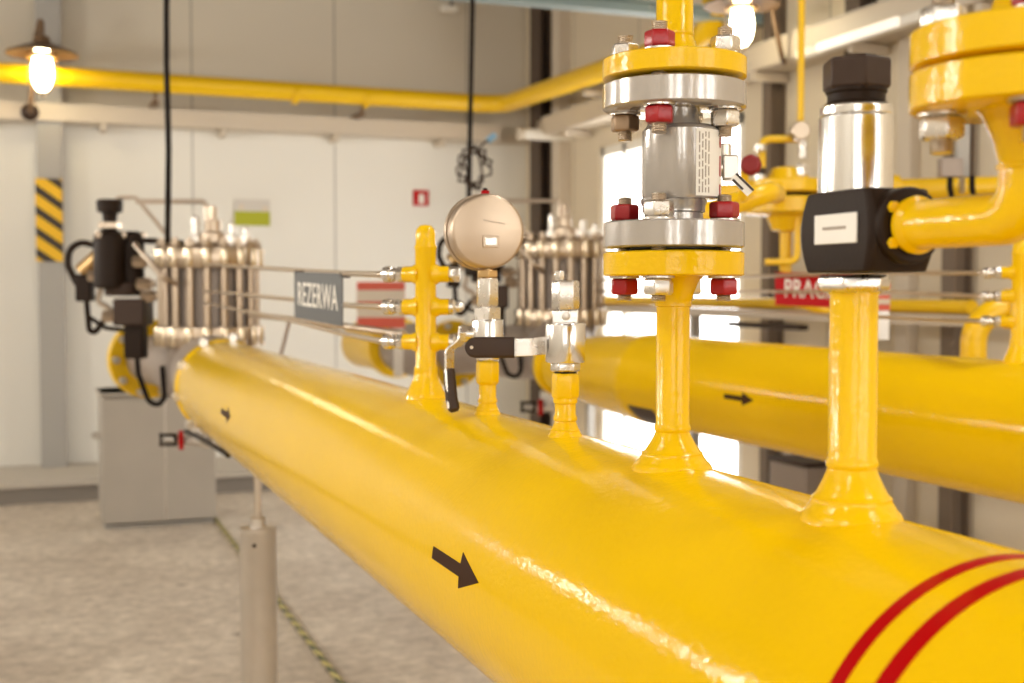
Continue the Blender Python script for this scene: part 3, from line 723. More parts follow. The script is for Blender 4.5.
def grip(c0, c1, hw, ht, up):
    mb = MB(); d = (c1-c0); L_ = d.length; d.normalize(); n_ = d.cross(V(up)).normalized(); rr = []
    for t in (0, 0.02, 0.5, 0.80, 0.90, 0.96, 0.99, 1.0):
        w = hw*(1 if t < 0.8 else math.sqrt(max(0.02, 1-((t-0.8)/0.205)**2)))
        th = ht*(0.92 if t == 0 else 1)
        rr.append([c0+d*(L_*t)+V(up)*(w*sgn_u)*1.0+n_*(th*sgn_n) for sgn_u, sgn_n in ((1, .6), (.75, 1), (-.75, 1), (-1, .6), (-1, -.6), (-.75, -1), (.75, -1), (1, -.6))])
    return mb.rings(rr)
gr = grip(c0, c1_, 0.0130, 0.0062, zz).build('grip_sleeve', M_brn, lev, 0.0010)
gh = b0+ld*0.1165-vb*0.0172-zz*0.003
MB().lathe([(0.0022, 0), (0.0022, 0.0006)], gh, -vb, 14).build('grip_hole', M_scream, gr)

# ------------------------------------------------------------------ relief valve
rv = thing('relief_valve', 'relief valve with black block, bright cylinder and dark hex cap', 'valve', (X1, YR, H))
zr = lambda py: ztop(py, 0.785)
ZR = V((X1, YR, 0)); vr = ZR.normalized(); sr = V((vr.y, -vr.x, 0))
MB().lathe([(0.021, zr(292)), (0.0265, zr(290.5)), (0.0285, zr(288)), (0.0285, zr(278)), (0.0265, zr(275))], (X1, YR, 0), (0, 0, 1), 6, a0=0.66).build('union_nut', M_zinc, rv, 0.0022, seg=3)
MB().lathe([(0.020, zr(294)), (0.020, zr(290))], (X1, YR, 0), (0, 0, 1), 32).build('inlet_collar', M_yel, rv)
# barrel-sided block: long along the pipe, bulging ends, chamfered corners
bc = V((X1-0.002, YR-0.0165, 0)); hx, hy = 0.0295, 0.0475
bz0, bz1 = zr(273), zr(194)
rr = []
for t in [i/10 for i in range(11)]:
    z = bz0+(bz1-bz0)*t; k = 1-0.16*(2*t-1)**2; kx = 1-0.05*(2*t-1)**2
    hx_, hy_ = hx*kx, hy*k; c_ = 0.004
    rr.append([V((bc.x+sx_*(hx_-cx2), bc.y+sy_*(hy_-cy2), z)) for sx_, sy_, cx2, cy2 in ((1, 1, 0, c_), (1, 1, c_, 0), (-1, 1, c_, 0), (-1, 1, 0, c_), (-1, -1, 0, c_), (-1, -1, c_, 0), (1, -1, c_, 0), (1, -1, 0, c_))])
bk = MB().rings(rr).build('valve_block', M_blk, rv, 0.0015, ang=25)
lx = bc.x-hx-0.0004; ly0, ly1 = YR+0.010, YR-0.0475
lz = zr(231)
lbl = MB().box((lx-0.0002, (ly0+ly1)/2-0.0015, lz), (0.0016, ly0-ly1-0.004, 0.0225)).build('name_label', M_white, bk, 0.0006)
tp = MB(); y = (ly0+ly1)/2+0.0135; k = 0
while y > (ly0+ly1)/2-0.016:
    w = (0.0024, 0.0016, 0.0028, 0.0020)[k % 4]; tp.box((lx-0.0013, y-w/2, lz+0.0005), (0.0004, w, 0.0024)); y -= w+0.0011; k += 1
tp.build('fine_print', M_inkl, lbl)
oc = V((bc.x+0.002, bc.y-hy+0.007, zr(230)))
MB().lathe([(0.0265, -0.006), (0.0285, 0.0), (0.0285, 0.010), (0.0265, 0.0125), (0.0185, 0.0125)], oc, (0, -1, 0), 40).build('outlet_ring', M_blk, rv, 0.001)
for a in (35, 145, 215, 325):
    q = oc+V((0.0225*math.cos(math.radians(a)), -0.0125, 0.0225*math.sin(math.radians(a))))
    MB().hexa(q, 0.004, 0.0045, (0, -1, 0)).build('outlet_screw', M_yel, rv, 0.0004)
MB().lathe([(0.026, bz1-0.004), (0.0285, bz1-0.001), (0.0285, zr(120)), (0.0270, zr(117.5)), (0.0275, zr(117)), (0.0275, zr(110)), (0.0262, zr(108)), (0.022, zr(107.5))], (X1, YR, 0), (0, 0, 1), 56).build('spring_housing', M_chrome, rv, 0.0005)
MB().lathe([(0.0225, zr(108)), (0.0235, zr(106)), (0.0220, zr(104)), (0.0220, zr(97)), (0.0235, zr(95)), (0.0235, zr(92))], (X1, YR, 0), (0, 0, 1), 48).build('dark_neck', M_blk, rv)
# hex cap turned so one edge faces the viewer, slightly to the photo's side
ang0 = math.atan2(-vr.y, -vr.x)+math.radians(15.4)
MB().lathe([(0.024, zr(93.5)), (0.0268, zr(91)), (0.0268, zr(64.5)), (0.0245, zr(62)), (0.012, zr(61.5))], (X1, YR, 0), (0, 0, 1), 6, a0=ang0).build('hex_cap', M_brn, rv, 0.0018, seg=3)

# outlet elbow with its flange
OX, OYv = oc.x, 0.640
oe = thing('outlet_elbow', 'yellow elbow pipe rising from the relief valve to a flange', 'pipe', (OX, OYv, zr(230)))
zf = lambda py: H+(290-py)*0.655/1000
er = 0.0178
pth = fillet([oc+V((0, -0.010, 0)), V((OX, OYv, oc.z)), V((OX, OYv, zf(150)))], 0.050, 14)
MB().tube(pth, er, 32).build('elbow', M_yel, oe)
MB().lathe([(er, 0.0), (er+0.003, 0.002), (er+0.0035, 0.006), (er, 0.010)], oc+V((0, -0.0125, 0)), (0, -1, 0), 32).build('weld_ring', M_yel, oe)
F2 = 0.0735; OC = (OX, OYv, 0)
MB().lathe([(er, zf(172)), (er+0.0015, zf(170)), (er+0.0015, zf(167)), (er, zf(165)), (er+0.003, zf(145)), (0.0285, zf(118)), (0.032, zf(113)), (F2-0.002, zf(113)), (F2, zf(111)), (F2, zf(77)), (F2-0.002, zf(75)), (0.045, zf(75)), (0.045, zf(73.5)), (0.01, zf(73.5))], OC, (0, 0, 1), 72).build('pipe_flange', M_yel, oe)
vp = thing('flanged_pipe', 'yellow flange and pipe bolted above the outlet elbow', 'pipe', (OX, OYv, zf(70)))
MB().lathe([(0.01, zf(71.5)), (0.045, zf(71.5)), (0.045, zf(70)), (F2-0.002, zf(70)), (F2, zf(68)), (F2, zf(36)), (F2-0.002, zf(34)), (0.030, zf(34)), (0.026, zf(22)), (er+0.001, zf(-10)), (er, zf(-14)), (er, 2.3)], OC, (0, 0, 1), 72).build('pipe_flange', M_yel, vp)
MB().lathe([(0.047, zf(73.5)), (0.047, zf(71.5))], OC, (0, 0, 1), 48).build('gasket', M_blk, vp)
for i, deg in enumerate((135, 225, 315, 45)):
    x = OX+0.0525*math.cos(math.radians(deg+6)); y = OYv+0.0525*math.sin(math.radians(deg+6))
    stud(oe, x, y, zf(-4), zf(34), zf(113), zf(154), (M_zinc, M_red, M_zinc, M_brass)[i], (M_zinc, M_red, M_zinc, M_brass)[i], rot=0.5, rn=0.0150, hn=0.0150, rs=0.0078)

# ------------------------------------------------------------------ regulators
def tube_part(parent, pts, r, rad, m, name='pipework', n=10):
    return MB().tube(fillet(pts, rad, 5), r, n).build(name, m, parent)
def regulator(px, py, Y, near, far, rn, label):
    """pressure regulator: ringed cylinder of tie rods on a cast body; py: row of its lower edge"""
    b = at(px, py, Y); s = 0.00447
    t = thing('pressure_regulator', label, 'regulator', b, 'pressure regulators at the far pipe ends')
    z = V((0, 0, 1)); P = lambda dx, dy, dv=0.0: b+RT*(dx*s)+z*(dy*s)+V((FW.x, FW.y, 0)).normalized()*dv   # pixel offsets from the base
    MB().lathe([(0.185, 0.005), (0.185, 0.37)], b, z, 48).build('inner_cylinder', M_regdk, t)
    MB().lathe([(0.20, 0), (0.226, 0.003), (0.228, 0.01), (0.228, 0.084), (0.224, 0.09), (0.18, 0.09)], b, z, 64).build('lower_ring', M_regst, t)
    MB().lathe([(0.18, 0.345), (0.224, 0.345), (0.228, 0.352), (0.228, 0.43), (0.222, 0.438), (0.10, 0.445), (0.09, 0.46), (0.01, 0.46)], b, z, 64).build('upper_ring', M_regst, t)
    for k in range(18):
        a = 2*PI*k/18; d = V((math.cos(a), math.sin(a), 0)); q = b+d*0.208
        tr = MB().cyl(q+z*0.085, q+z*0.35, 0.0165, 12).build('tie_rod', M_regst, t)
        MB().hexa(q+z*0.436, 0.026, 0.022, z, a).cyl(q+z*0.46, q+z*0.476, 0.011, 10).build('rod_nut', M_regst, tr)
        for zz_ in (0.004, 0.350):
            MB().lathe([(0.020, 0), (0.022, 0.006), (0.022, 0.076), (0.020, 0.082)], q+d*0.012+z*zz_, z, 14).build('ring_boss', M_boss, tr)
    MB().lathe([(0.06, 0.455), (0.06, 0.50), (0.035, 0.51), (0.035, 0.56), (0.02, 0.565), (0.016, 0.62), (0.001, 0.625)], b+RT*0.02, z, 24).build('top_spindle', M_regst, t)
    for dx, hh in ((-14, 0.57), (22, 0.54), (36, 0.52)):
        q = P(dx, 0)
        MB().lathe([(0.028, 0.45), (0.028, 0.49), (0.016, 0.495), (0.016, hh), (0.001, hh+0.01)], q-V((0, 0.03, 0)), z, 14).build('top_fitting', M_zinc, t)
    # cast body under the cylinder, lying along the pipe
    m0 = b+V((0, 0, -0.12)); near = V(near); far = V(far); Ln = (near-m0).length; Lf = (far-m0).length
    MB().lathe([(rn*0.7, 0), (rn, 0.004), (rn, 0.05), (rn*0.78, 0.06), (rn*0.72, 0.16), (0.150, Ln*0.6), (0.175, Ln*0.85), (0.17, Ln), (0.12, Ln+0.10)], near, m0-near, 48).build('cast_body', M_regdk, t)
    MB().lathe([(0.12, -0.02), (0.165, 0.02), (0.15, Lf*0.4), (0.115, Lf*0.7), (0.12, Lf-0.09), (0.12, Lf+0.01)], m0, far-m0, 48).build('outlet_body', M_regdk, t)
    MB().lathe([(0.16, -0.10), (0.18, -0.03), (0.19, 0.003)], b, z, 40).build('body_neck', M_regdk, t)
    # pipework over the top
    tube_part(t, [P(-92, 140), P(-92, 148), P(-72, 148), P(-40, 108), P(-36, 100)], 0.009, 0.03, M_tube)
    tube_part(t, [P(-72, 144), P(-4, 144), P(-2, 138), P(-2, 100)], 0.011, 0.04, M_tube)
    tube_part(t, [P(-78, 106), P(-40, 104), P(-20, 102, 0.05)], 0.014, 0.03, M_blk, 'control_bar')
    tube_part(t, [P(-60, 100, -0.20), P(-52, 92, -0.24), P(-30, 68, -0.26), P(-22, 62, -0.20)], 0.012, 0.03, M_tube)
    # drain fittings under the body
    q = P(-12, -62, -0.02)
    MB().lathe([(0.05, 0.10), (0.05, 0.04), (0.035, 0.03), (0.035, -0.05), (0.055, -0.06), (0.055, -0.10), (0.03, -0.11)], q, z, 16).build('drain_stub', M_zinc, t)
    return t, b, P
f1 = at(150, 359, 6.55); f2 = at(455, 354, 7.05)
rg, rb, RP = regulator(210, 346, 5.70, (X1, 4.465, Z1), f1, 0.158, 'steel regulator of upright rods at the far end of the banded pipe')

def pilot(P, label):
    b = P(-88, 60)
    t = thing('pilot_valve', label, 'valve', b, 'black pilot valves beside the regulators')
    z = V((0, 0, 1))
    for dx, r in ((-96, 0.068), (-80, 0.062)):
        q = P(dx, 62, -0.05 if dx < -90 else 0.02)
        MB().lathe([(r*0.85, -0.02), (r, -0.01), (r, 0.20), (r*0.92, 0.22), (r*0.6, 0.235)], q, z, 28).build('spring_barrel', M_blk, t)
        for k in range(3):
            a = 2*PI*k/3+3.9
            e = q+V((r*0.9*math.cos(a), r*0.9*math.sin(a), 0.20)); MB().hexa(e, 0.03, 0.016, z).build('barrel_bolt', M_regst, t)
    q = P(-97, 112, -0.02)
    MB().lathe([(0.035, -0.02), (0.030, 0.06), (0.034, 0.09), (0.055, 0.095), (0.058, 0.14), (0.05, 0.15)], q, z, 20).build('adjusting_knob', M_blk, t)
    MB().hexa(q+V((0, 0, 0.02)), 0.03, 0.05, z).build('neck_nut', M_regst, t)
    MB().lathe([(0.075, 0), (0.08, 0.01), (0.08, 0.05), (0.07, 0.06)], P(-86, 50), z, 24).build('pilot_base', M_brn, t, 0.004)
    MB().box(P(-76, 34), (0.14, 0.16, 0.12), (RT, V((FW.x, FW.y, 0)).normalized(), z)).build('pilot_block', M_brn, t, 0.01)
    MB().box(P(-74, 10), (0.085, 0.09, 0.20), (RT, V((FW.x, FW.y, 0)).normalized(), z)).build('mounting_foot', M_blk, t, 0.008)
    tube_part(t, [P(-105, 98), P(-128, 104), P(-140, 96), P(-141, 80), P(-134, 66), P(-126, 52)], 0.015, 0.06, M_blk, 'signal_tube')
    MB().cyl(P(-128, 74), P(-108, 92), 0.035, 16).build('side_valve', M_brass, t, 0.004)
    MB().box(P(-124, 58), (0.07, 0.07, 0.12), (RT, V((FW.x, FW.y, 0)).normalized(), z)).build('side_actuator', M_blk, t, 0.008)
    tube_part(t, [P(-123, 50), P(-120, 6), P(-104, 28), P(-88, 34)], 0.013, 0.02, M_blk, 'stay_rod')
    tube_part(t, [P(-122, 30), P(-104, 18), P(-86, 16)], 0.010, 0.03, M_blk, 'stay_rod')
    tube_part(t, [P(-74, 2), P(-72, -28), P(-62, -56), P(-52, -60), P(-46, -52), P(-48, -20)], 0.012, 0.05, M_rub, 'hose', 10)
    tube_part(t, [P(-108, 58), P(-112, 44), P(-104, 40), P(-92, 30)], 0.012, 0.03, M_regst, 'small_tube')
    for dx, dy in ((-62, 62), (-58, 50), (-96, 30), (-110, 70), (-66, 84)):
        q = P(dx, dy, -0.05); MB().hexa(q-RT*0.03, 0.06, 0.03, RT).cyl(q+RT*0.02, q+RT*0.05, 0.016, 10).build('tube_fitting', M_regst, t)
    return t
pv = pilot(RP, 'black twin barrel pilot valve on the regulator over the grey cabinet')
b2 = at(561, 326, 5.95)
rg2, _, _ = regulator(561, 326, 5.95, (X2, 4.955, Z2), f2, 0.13, 'steel regulator of upright rods partly hidden behind the round gauge')
pv2 = dup(pv, b2+(pv.location-rb), 'black pilot valve half hidden behind the round gauge')

# pilot's drain valve with a red handle
dv = thing('drain_valve', 'small drain valve with red handle under the regulator over the cabinet', 'valve', RP(-14, -92), 'drain valves under the regulators')
MB().cyl(RP(-42, -92, -.05), RP(18, -96, -.05), 0.022, 16).cyl(RP(-14, -78, -.05), RP(-14, -94, -.05), 0.026, 16).build('valve_body', M_galv, dv)
MB().hexa(RP(-6, -94, -.05), 0.05, 0.034, RT).build('body_nut', M_zinc, dv)
MB().box(RP(-24, -92, -.1), (0.02, 0.02, 0.085)).build('red_handle', M_band, dv, 0.003)
fr = MB(); fr.box(RP(-38, -87, -.08), (0.08, 0.012, 0.012), (RT, V((0, 1, 0)), zz)).box(RP(-38, -97, -.08), (0.08, 0.012, 0.012), (RT, V((0, 1, 0)), zz)).box(RP(-45, -92, -.08), (0.012, 0.012, 0.05)).box(RP(-31, -92, -.08), (0.012, 0.012, 0.05))
fr.build('handle_guard', M_blk, dv)
dv2 = dup(dv, b2+(dv.location-rb), 'small drain valve with red handle under the half hidden regulator')

# inlet spools beyond the regulators
def spool(c, d, label, grey):
    c = V(c); d = V(d).normalized()
    t = thing('inlet_pipe', label, 'pipe', c, 'yellow inlet pipes beyond the regulators')
    MB().lathe([(0.12, 0), (0.20, 0.005), (0.20, 0.06), (0.15, 0.065)], c, d, 56).build('pipe_flange', M_yelfar, t, 0.004)
    if grey:
        MB().lathe([(0.12, 0.05), (0.16, 0.15), (0.175, 0.5), (0.16, 0.85), (0.12, 0.95)], c, d, 48).build('check_valve', M_regdk, t)
        MB().lathe([(0.15, 0.93), (0.20, 0.935), (0.20, 1.0), (0.165, 1.01), (0.165, 1.6), (0.12, 1.66), (0.001, 1.69)], c, d, 48).build('pipe_run', M_yelfar, t)
    else:
        MB().lathe([(0.15, 0.06), (0.15, 0.10), (0.125, 0.17), (0.06, 0.20), (0.001, 0.205)], c, d, 48).build('pipe_cap', M_yelfar, t)
    for k in range(10):
        a = 2*PI*k/10; u, v, w = frame(d); q = c+(u*math.cos(a)+v*math.sin(a))*0.174-d*0.03
        MB().hexa(q, 0.03, 0.02, d).build('flange_nut', M_galv, t)
    return t
spool(f1, f1-rb-V((0, 0, -0.12)), 'yellow flanged pipe end above the grey cabinet', False)
spool(f2, (-0.10, 1, 0), 'yellow flanged inlet pipe behind the standpipe with side ports', True)
# small hose under the banded pipe
tag(MB().tube(fillet([RP(18, -96, -.05), RP(26, -96, -.3), V((X1-0.10, 4.75, Z1-0.185)), V((X1-0.09, 4.3, Z1-0.165)), V((X1-0.06, 3.9, Z1-0.172))], 0.1, 6), 0.008, 10).build('drain_hose', M_rub), 'thin black hose slung under the far end of the banded pipe', 'hose')

# ------------------------------------------------------------------ impulse tubes and hanging signs
def impulse(start, d, mids, label, group):
    t = thing('impulse_tube', label, 'tube', start, group)
    MB().hexa(start, 0.012, 0.0135, d, 0.2).build('compression_nut', M_zinc, t, 0.0006)
    e1 = start+d*0.012
    MB().lathe([(0.0105, 0), (0.0105, 0.010), (0.0130, 0.012), (0.0135, 0.026), (0.010, 0.030), (0.007, 0.033)], e1, (d+(V(mids[0])-e1).normalized()*0.6), 20).build('ferrule_nut', M_zinc, t, 0.0005)
    MB().tube(fillet([start+d*0.008, e1+d*0.03]+mids, 0.12, 8), 0.0056, 12).build('tube_run', M_tube, t)
    return t
G1 = 'impulse tubes between the near standpipe and its regulator'
ms = [[(342, 273.2, 2.70), (294, 270.0, 3.16), (205, 264.5, 5.0)], [(342, 305, 2.72), (294, 299.5, 3.18), (205, 291, 5.0)], [(342, 333.5, 2.70), (294, 321, 3.16), (205, 303, 5.0)]]
nm = ('topmost', 'middle', 'lowest')
for o_, m_, n_ in zip(outs1, ms, nm):
    impulse(o_, dl1, [atd(*q) for q in m_], n_+' of the three steel tubes holding the dark grey sign', G1)
G2 = 'impulse tubes between the rear standpipe and its regulator'
ms2 = [[(880, 273, 3.50), (596, 280.5, 6.3)], [(880, 291.8, 3.50), (596, 291, 6.3)], [(880, 317.2, 3.50), (596, 305, 6.3)]]
for o_, m_, n_ in zip(outs2, ms2, nm):
    impulse(o_, dl2, [atd(*q) for q in m_], n_+' of the three steel tubes holding the bright red sign', G2)
# fourth line that runs past the near standpipe
tag(MB().tube([atd(404, 334.5, 3.4), atd(341, 325.8, 3.7), atd(297, 319.5, 4.1), atd(250, 314.5, 4.9)], 0.010, 10).build('impulse_tube', M_tube), 'steel tube running behind the standpipe below the dark grey sign', 'tube')
tag(MB().cyl(atd(290, 317.5, 4.15), atd(278, 366, 4.15), 0.007, 8).build('support_rod', M_regdk), 'thin slanting steel rod below the dark grey sign', 'rod')

def hang_sign(name, tl, tr_, bl, br_, mplate, txt, label, tsize, mtxt, sx, strap=True, bold=0.0, shift=0.0):
    tl, tr_, bl, br_ = map(V, (tl, tr_, bl, br_))
    x = ((tr_-tl)+(br_-bl)).normalized(); hgt = ((tl-bl).length+(tr_-br_).length)/2; w = ((tr_-tl).length+(br_-bl).length)/2
    c = (tl+tr_+bl+br_)/4; n = x.cross(V((0, 0, 1))).normalized()
    if n.dot(FW) > 0: n = -n
    y = V((0, 0, 1))
    t = thing(name, label, 'sign', c)
    pl = MB().rings([[tl, tr_, br_, bl], [p-n*0.003 for p in (tl, tr_, br_, bl)]]).build('sign_plate', mplate, t, 0.0008)
    if txt:
        xs = (tr_-tl).normalized(); xm = ((tr_+br_)/2-(tl+bl)/2).normalized()
        letters('lettering', txt, tsize, mat4(c+n*0.0006+xm*shift, xm, y, n), mtxt, pl, bold, 0.0004, sx)
    if strap:
        for e, f in ((tl, bl), (tr_, br_)):
            MB().box((e*0.94+c*0.06)-n*0.010, (0.006, 0.022, 0.012), (x, n, y)).build('cable_tie', M_brn, t)
    return t
hang_sign('reserve_sign', atd(294, 271.5, 2.98), atd(342, 273.6, 2.66), atd(294.5, 317.5, 2.98), atd(342, 326.5, 2.66), M_sgrey, 'REZERWA', 'dark grey sign reading REZERWA hanging on steel tubes', 0.078, M_white, 0.80, bold=0.0006)
hang_sign('work_sign', atd(775, 272, 4.2), atd(851, 274.2, 3.95), atd(775, 305, 4.2), atd(851, 308.6, 3.95), M_sred, 'PRACA', 'bright red sign reading PRACA behind the relief valve stub', 0.084, M_white, 0.80, bold=0.0012, shift=-0.006)
# faded striped boards
def striped(px, py, DB, wp, hp, label, post):
    c_ = atd(px, py, DB); wB, hB = wp*DB/1250, hp*DB/1250
    t = thing('striped_board', label, 'sign', c_)
    x_ = RT; y_ = zz; n_ = -V((FW.x, FW.y, 0)).normalized(); A = (x_, y_, n_)
    ps = MB().box(c_, (wB, hB, 0.006), A).build('board', M_spink, t)
    MB().box(c_+y_*hB*0.20+n_*0.004, (wB*0.99, hB*0.25, 0.002), A).build('pale_stripe', M_scream, ps)
    MB().box(c_-y_*hB*0.17+n_*0.004, (wB*0.99, hB*0.20, 0.002), A).build('pale_stripe', M_scream, ps)
    MB().box(c_+x_*wB*0.35-y_*(hB*0.5+post*0.4)-n_*0.02, (0.05, post, 0.02), A).build('board_post', M_galv, t)
striped(381, 305, 6.9, 48, 46, 'faded red board with pale stripes behind the near standpipe', 0.30)
striped(868, 297, 4.6, 44, 27, 'faded red board with pale stripes, just past the bright red sign', 0.12)

# ------------------------------------------------------------------ cabinet and pipe stand
ca0 = V((0.345, 8.17, 0)); ca1 = V((1.045, 8.17, 0)); chh = 0.855; cdp = 0.5
cb = thing('metal_cabinet', 'dull grey metal cabinet on the floor by the far ledge', 'cabinet', ((ca0.x+ca1.x)/2, 8.4, 0))
cw = ca1.x-ca0.x; cm = (ca0.x+ca1.x)/2
MB().box((cm, 8.17+cdp/2+0.012, chh/2+0.02), (cw, cdp, chh-0.04)).build('cabinet_body', M_alu, cb, 0.006)
MB().box((cm, 8.17+cdp/2, chh-0.01), (cw+0.03, cdp+0.04, 0.02)).build('cabinet_top', M_alu, cb, 0.004)
xs_ = ca0.x+cw*0.55
MB().box(((ca0.x+xs_)/2, 8.17, chh/2), (xs_-ca0.x-0.008, 0.024, chh-0.07)).build('cabinet_door', M_alu, cb, 0.003)
d2_ = MB().box(((ca1.x+xs_)/2, 8.17, chh/2), (ca1.x-xs_-0.008, 0.024, chh-0.07)).build('cabinet_door', M_alu, cb, 0.003)
MB().box((xs_, 8.172, chh/2), (0.012, 0.012, chh-0.07)).build('door_strip', M_zinc, cb)
MB().cyl((ca0.x-0.05, 8.3, 0.58), (ca0.x+0.0, 8.3, 0.58), 0.022, 12).build('side_knob', M_galv, cb)
MB().box((cm, 8.17+cdp/2, 0.01), (cw-0.03, cdp-0.04, 0.02)).build('plinth', M_col, cb)

ls = thing('pipe_stand', 'galvanised round post propping up the banded pipe', 'stand', (X1, 3.72, 0))
zt = H-0.704
MB().lathe([(0.055, 0.012), (0.055, zt-0.018), (0.0565, zt-0.016), (0.0565, zt-0.002), (0.054, zt), (0.01, zt)], (X1, 3.72, 0), (0, 0, 1), 40).build('post', M_galv, ls)
MB().box((X1, 3.72, 0.006), (0.2, 0.2, 0.012)).build('base_plate', M_galv, ls, 0.003)
MB().lathe([(0.024, zt), (0.024, zt+0.028), (0.018, zt+0.032)], (X1, 3.72, 0), (0, 0, 1), 24).build('collar', M_galv, ls)
MB().lathe([(0.0115, zt+0.02), (0.0115, Z1-R-0.006)], (X1, 3.72, 0), (0, 0, 1), 16).build('threaded_rod', M_thread, ls)
MB().box((X1, 3.72, Z1-R-0.003), (0.10, 0.12, 0.006)).build('saddle_plate', M_galv, ls)
MB().cyl(V((X1, 3.72, zt-0.045))-V((FW.x, FW.y, 0))*0.055, V((X1, 3.72, zt-0.045))-V((FW.x, FW.y, 0))*0.0565, 0.006, 14).build('set_screw_hole', M_blk, ls)

# braided earthing strap lying on the floor
rope = MB(); yy = 3.2; n = 0; xr = 1.046
pts_a, pts_b = [], []
while yy < 9.1:
    ph = yy*2*PI/0.16
    pts_a.append(V((xr+0.006*math.cos(ph), yy, 0.012+0.004*math.sin(ph)))); pts_b.append(V((xr-0.006*math.cos(ph), yy, 0.012-0.004*math.sin(ph)))); yy += 0.02
rp = thing('floor_cable', 'green and yellow twisted cable lying straight along the floor', 'cable', (xr, 6, 0))
MB().tube(pts_a, 0.0085, 8).build('cable_strand', mat('yellow strand', (0.52, 0.44, 0.17, 1), 0.6), rp)
MB().tube(pts_b, 0.0085, 8).build('cable_strand', mat('green strand', (0.10, 0.10, 0.05, 1), 0.6), rp)

# ------------------------------------------------------------------ piping along the door side
# low yellow header with channel below it
lo = thing('side_pipe', 'low yellow pipe running along the wall behind the red sign', 'pipe', (3.55, 5.5, H-0.06))
MB().tube([(3.55, 8.0, H-0.070), (3.55, 4.10, H-0.070)], 0.030, 20).build('pipe_run', M_yelfar, lo)
MB().lathe([(0.05, 0), (0.055, 0.01), (0.055, 0.03), (0.03, 0.04)], (3.55, 7.98, H-0.070), (0, 1, 0), 28).build('end_cap', M_yelfar, lo)
ch = thing('support_rail', 'beige steel rail under the low yellow pipe, on thin posts', 'rail', (3.5, 5.5, 0))
MB().box((3.52, 5.9, H-0.125), (0.10, 4.2, 0.045)).build('rail', M_beige, ch, 0.004)
MB().box((3.52, 5.6, H-0.185), (0.05, 0.7, 0.03)).build('lower_rail', M_brn, ch, 0.004)
for y in (7.9, 6.42, 4.86): MB().box((3.56, y, (H-0.145)/2), (0.05, 0.05, H-0.145)).build('post', M_col, ch, 0.003)
# elbow further along
e0 = atd(1060, 309, 3.7); e1_ = atd(974, 309, 3.7); e2_ = e1_.copy(); e2_.z = H-0.40
el = thing('elbow_pipe', 'short yellow elbow pipe turning down behind the rear standpipe', 'pipe', e1_)
MB().tube(fillet([e0, e1_, e2_, V((WX, e2_.y, e2_.z))], 0.10, 8), 0.038, 22).build('pipe_run', M_yelfar, el)
MB().lathe([(0.04, 0), (0.06, 0.003), (0.06, 0.02), (0.04, 0.024)], e1_+(e0-e1_)*0.35, (e0-e1_), 24).build('pipe_flange', M_yelfar, el)
# upper yellow cross pipe with a disc valve on it
cp0, cp1 = atd(690, 196, 4.6), atd(1003, 187, 4.6)
cr = thing('cross_pipe', 'yellow horizontal pipe with a flange pair behind the grey valve', 'pipe', (cp0+cp1)/2)
cdx = (cp1-cp0).normalized()
MB().cyl(cp0, cp1, 0.040, 24).build('pipe_run', M_yelfar, cr)
for px in (893, 700):
    q = atd(px, 190, 4.6); MB().cyl(q-cdx*0.02, q+cdx*0.02, 0.055, 24).build('coupling', M_yelfar, cr, 0.004)
q = atd(786, 196, 4.55)
MB().lathe([(0.03, -0.13), (0.05, -0.125), (0.07, -0.075), (0.145, -0.065), (0.15, -0.06), (0.15, -0.014), (0.145, -0.008), (0.09, -0.008)], q, zz, 40).build('lower_flange', M_yelfar, cr)
MB().lathe([(0.09, 0.008), (0.145, 0.008), (0.15, 0.014), (0.15, 0.050), (0.145, 0.055), (0.07, 0.062), (0.05, 0.10), (0.03, 0.105)], q, zz, 40).build('upper_flange', M_yelfar, cr)
MB().lathe([(0.095, -0.01), (0.095, 0.01)], q, zz, 32).build('gasket', M_blk, cr)
MB().tube(fillet([q-zz*0.12, V((q.x, q.y, H-0.03)), atd(852, 318, 4.55), V((atd(852, 318, 4.55).x, atd(852, 318, 4.55).y, 0))], 0.08, 6), 0.022, 16).build('down_pipe', M_yelfar, cr)
# small loop of thin tube with a little gauge on the flange pair
lg = thing('bypass_tube', 'thin yellow bypass tube looping over the flange pair', 'tube', atd(762, 160, 4.5))
MB().tube(fillet([atd(762, 186, 4.5), atd(762, 139, 4.5), atd(800, 139, 4.5)], 0.03, 5), 0.014, 12).build('tube_run', M_yelfar, lg)
MB().tube(fillet([atd(798, 205, 4.5), atd(797, 262, 4.5), atd(765, 262, 4.5)], 0.03, 5), 0.012, 12).build('tube_run', M_yelfar, lg)
for py in (148, 178): MB().cyl(atd(760, py-3, 4.48), atd(760, py+3, 4.48), 0.022, 12).build('tube_fitting', M_zinc, lg)
MB().cyl(atd(761, 168, 4.5), atd(761, 178, 4.5), 0.018, 12).build('tube_valve', M_brn, lg)
sgz = thing('small_gauge', 'small round gauge on a thin upright yellow pipe', 'gauge', atd(801, 131, 4.45))
gq = atd(800, 131, 4.45)
MB().lathe([(0.030, -0.02), (0.034, -0.015), (0.034, 0.02), (0.031, 0.024)], gq, FW, 28).build('gauge_case', M_regst, sgz)
MB().cyl(atd(803, 141, 4.5), atd(803, 158, 4.5), 0.016, 12).build('gauge_stem', M_zinc, sgz)
MB().hexa(atd(803, 178, 4.5), 0.05, 0.024, zz).build('gauge_valve', M_zinc, sgz)
MB().cyl(atd(803, 176, 4.5), atd(803, 200, 4.5), 0.022, 12).build('gauge_socket', M_yelfar, sgz)
tp_ = thing('thin_pipe', 'thin upright yellow pipe rising to the roof above the small gauge', 'pipe', atd(801, 60, 4.5))
a_ = atd(800.5, 122, 4.5)
MB().cyl(a_, (a_.x, a_.y, CZ), 0.0125, 14).build('pipe_run', M_yelfar, tp_)
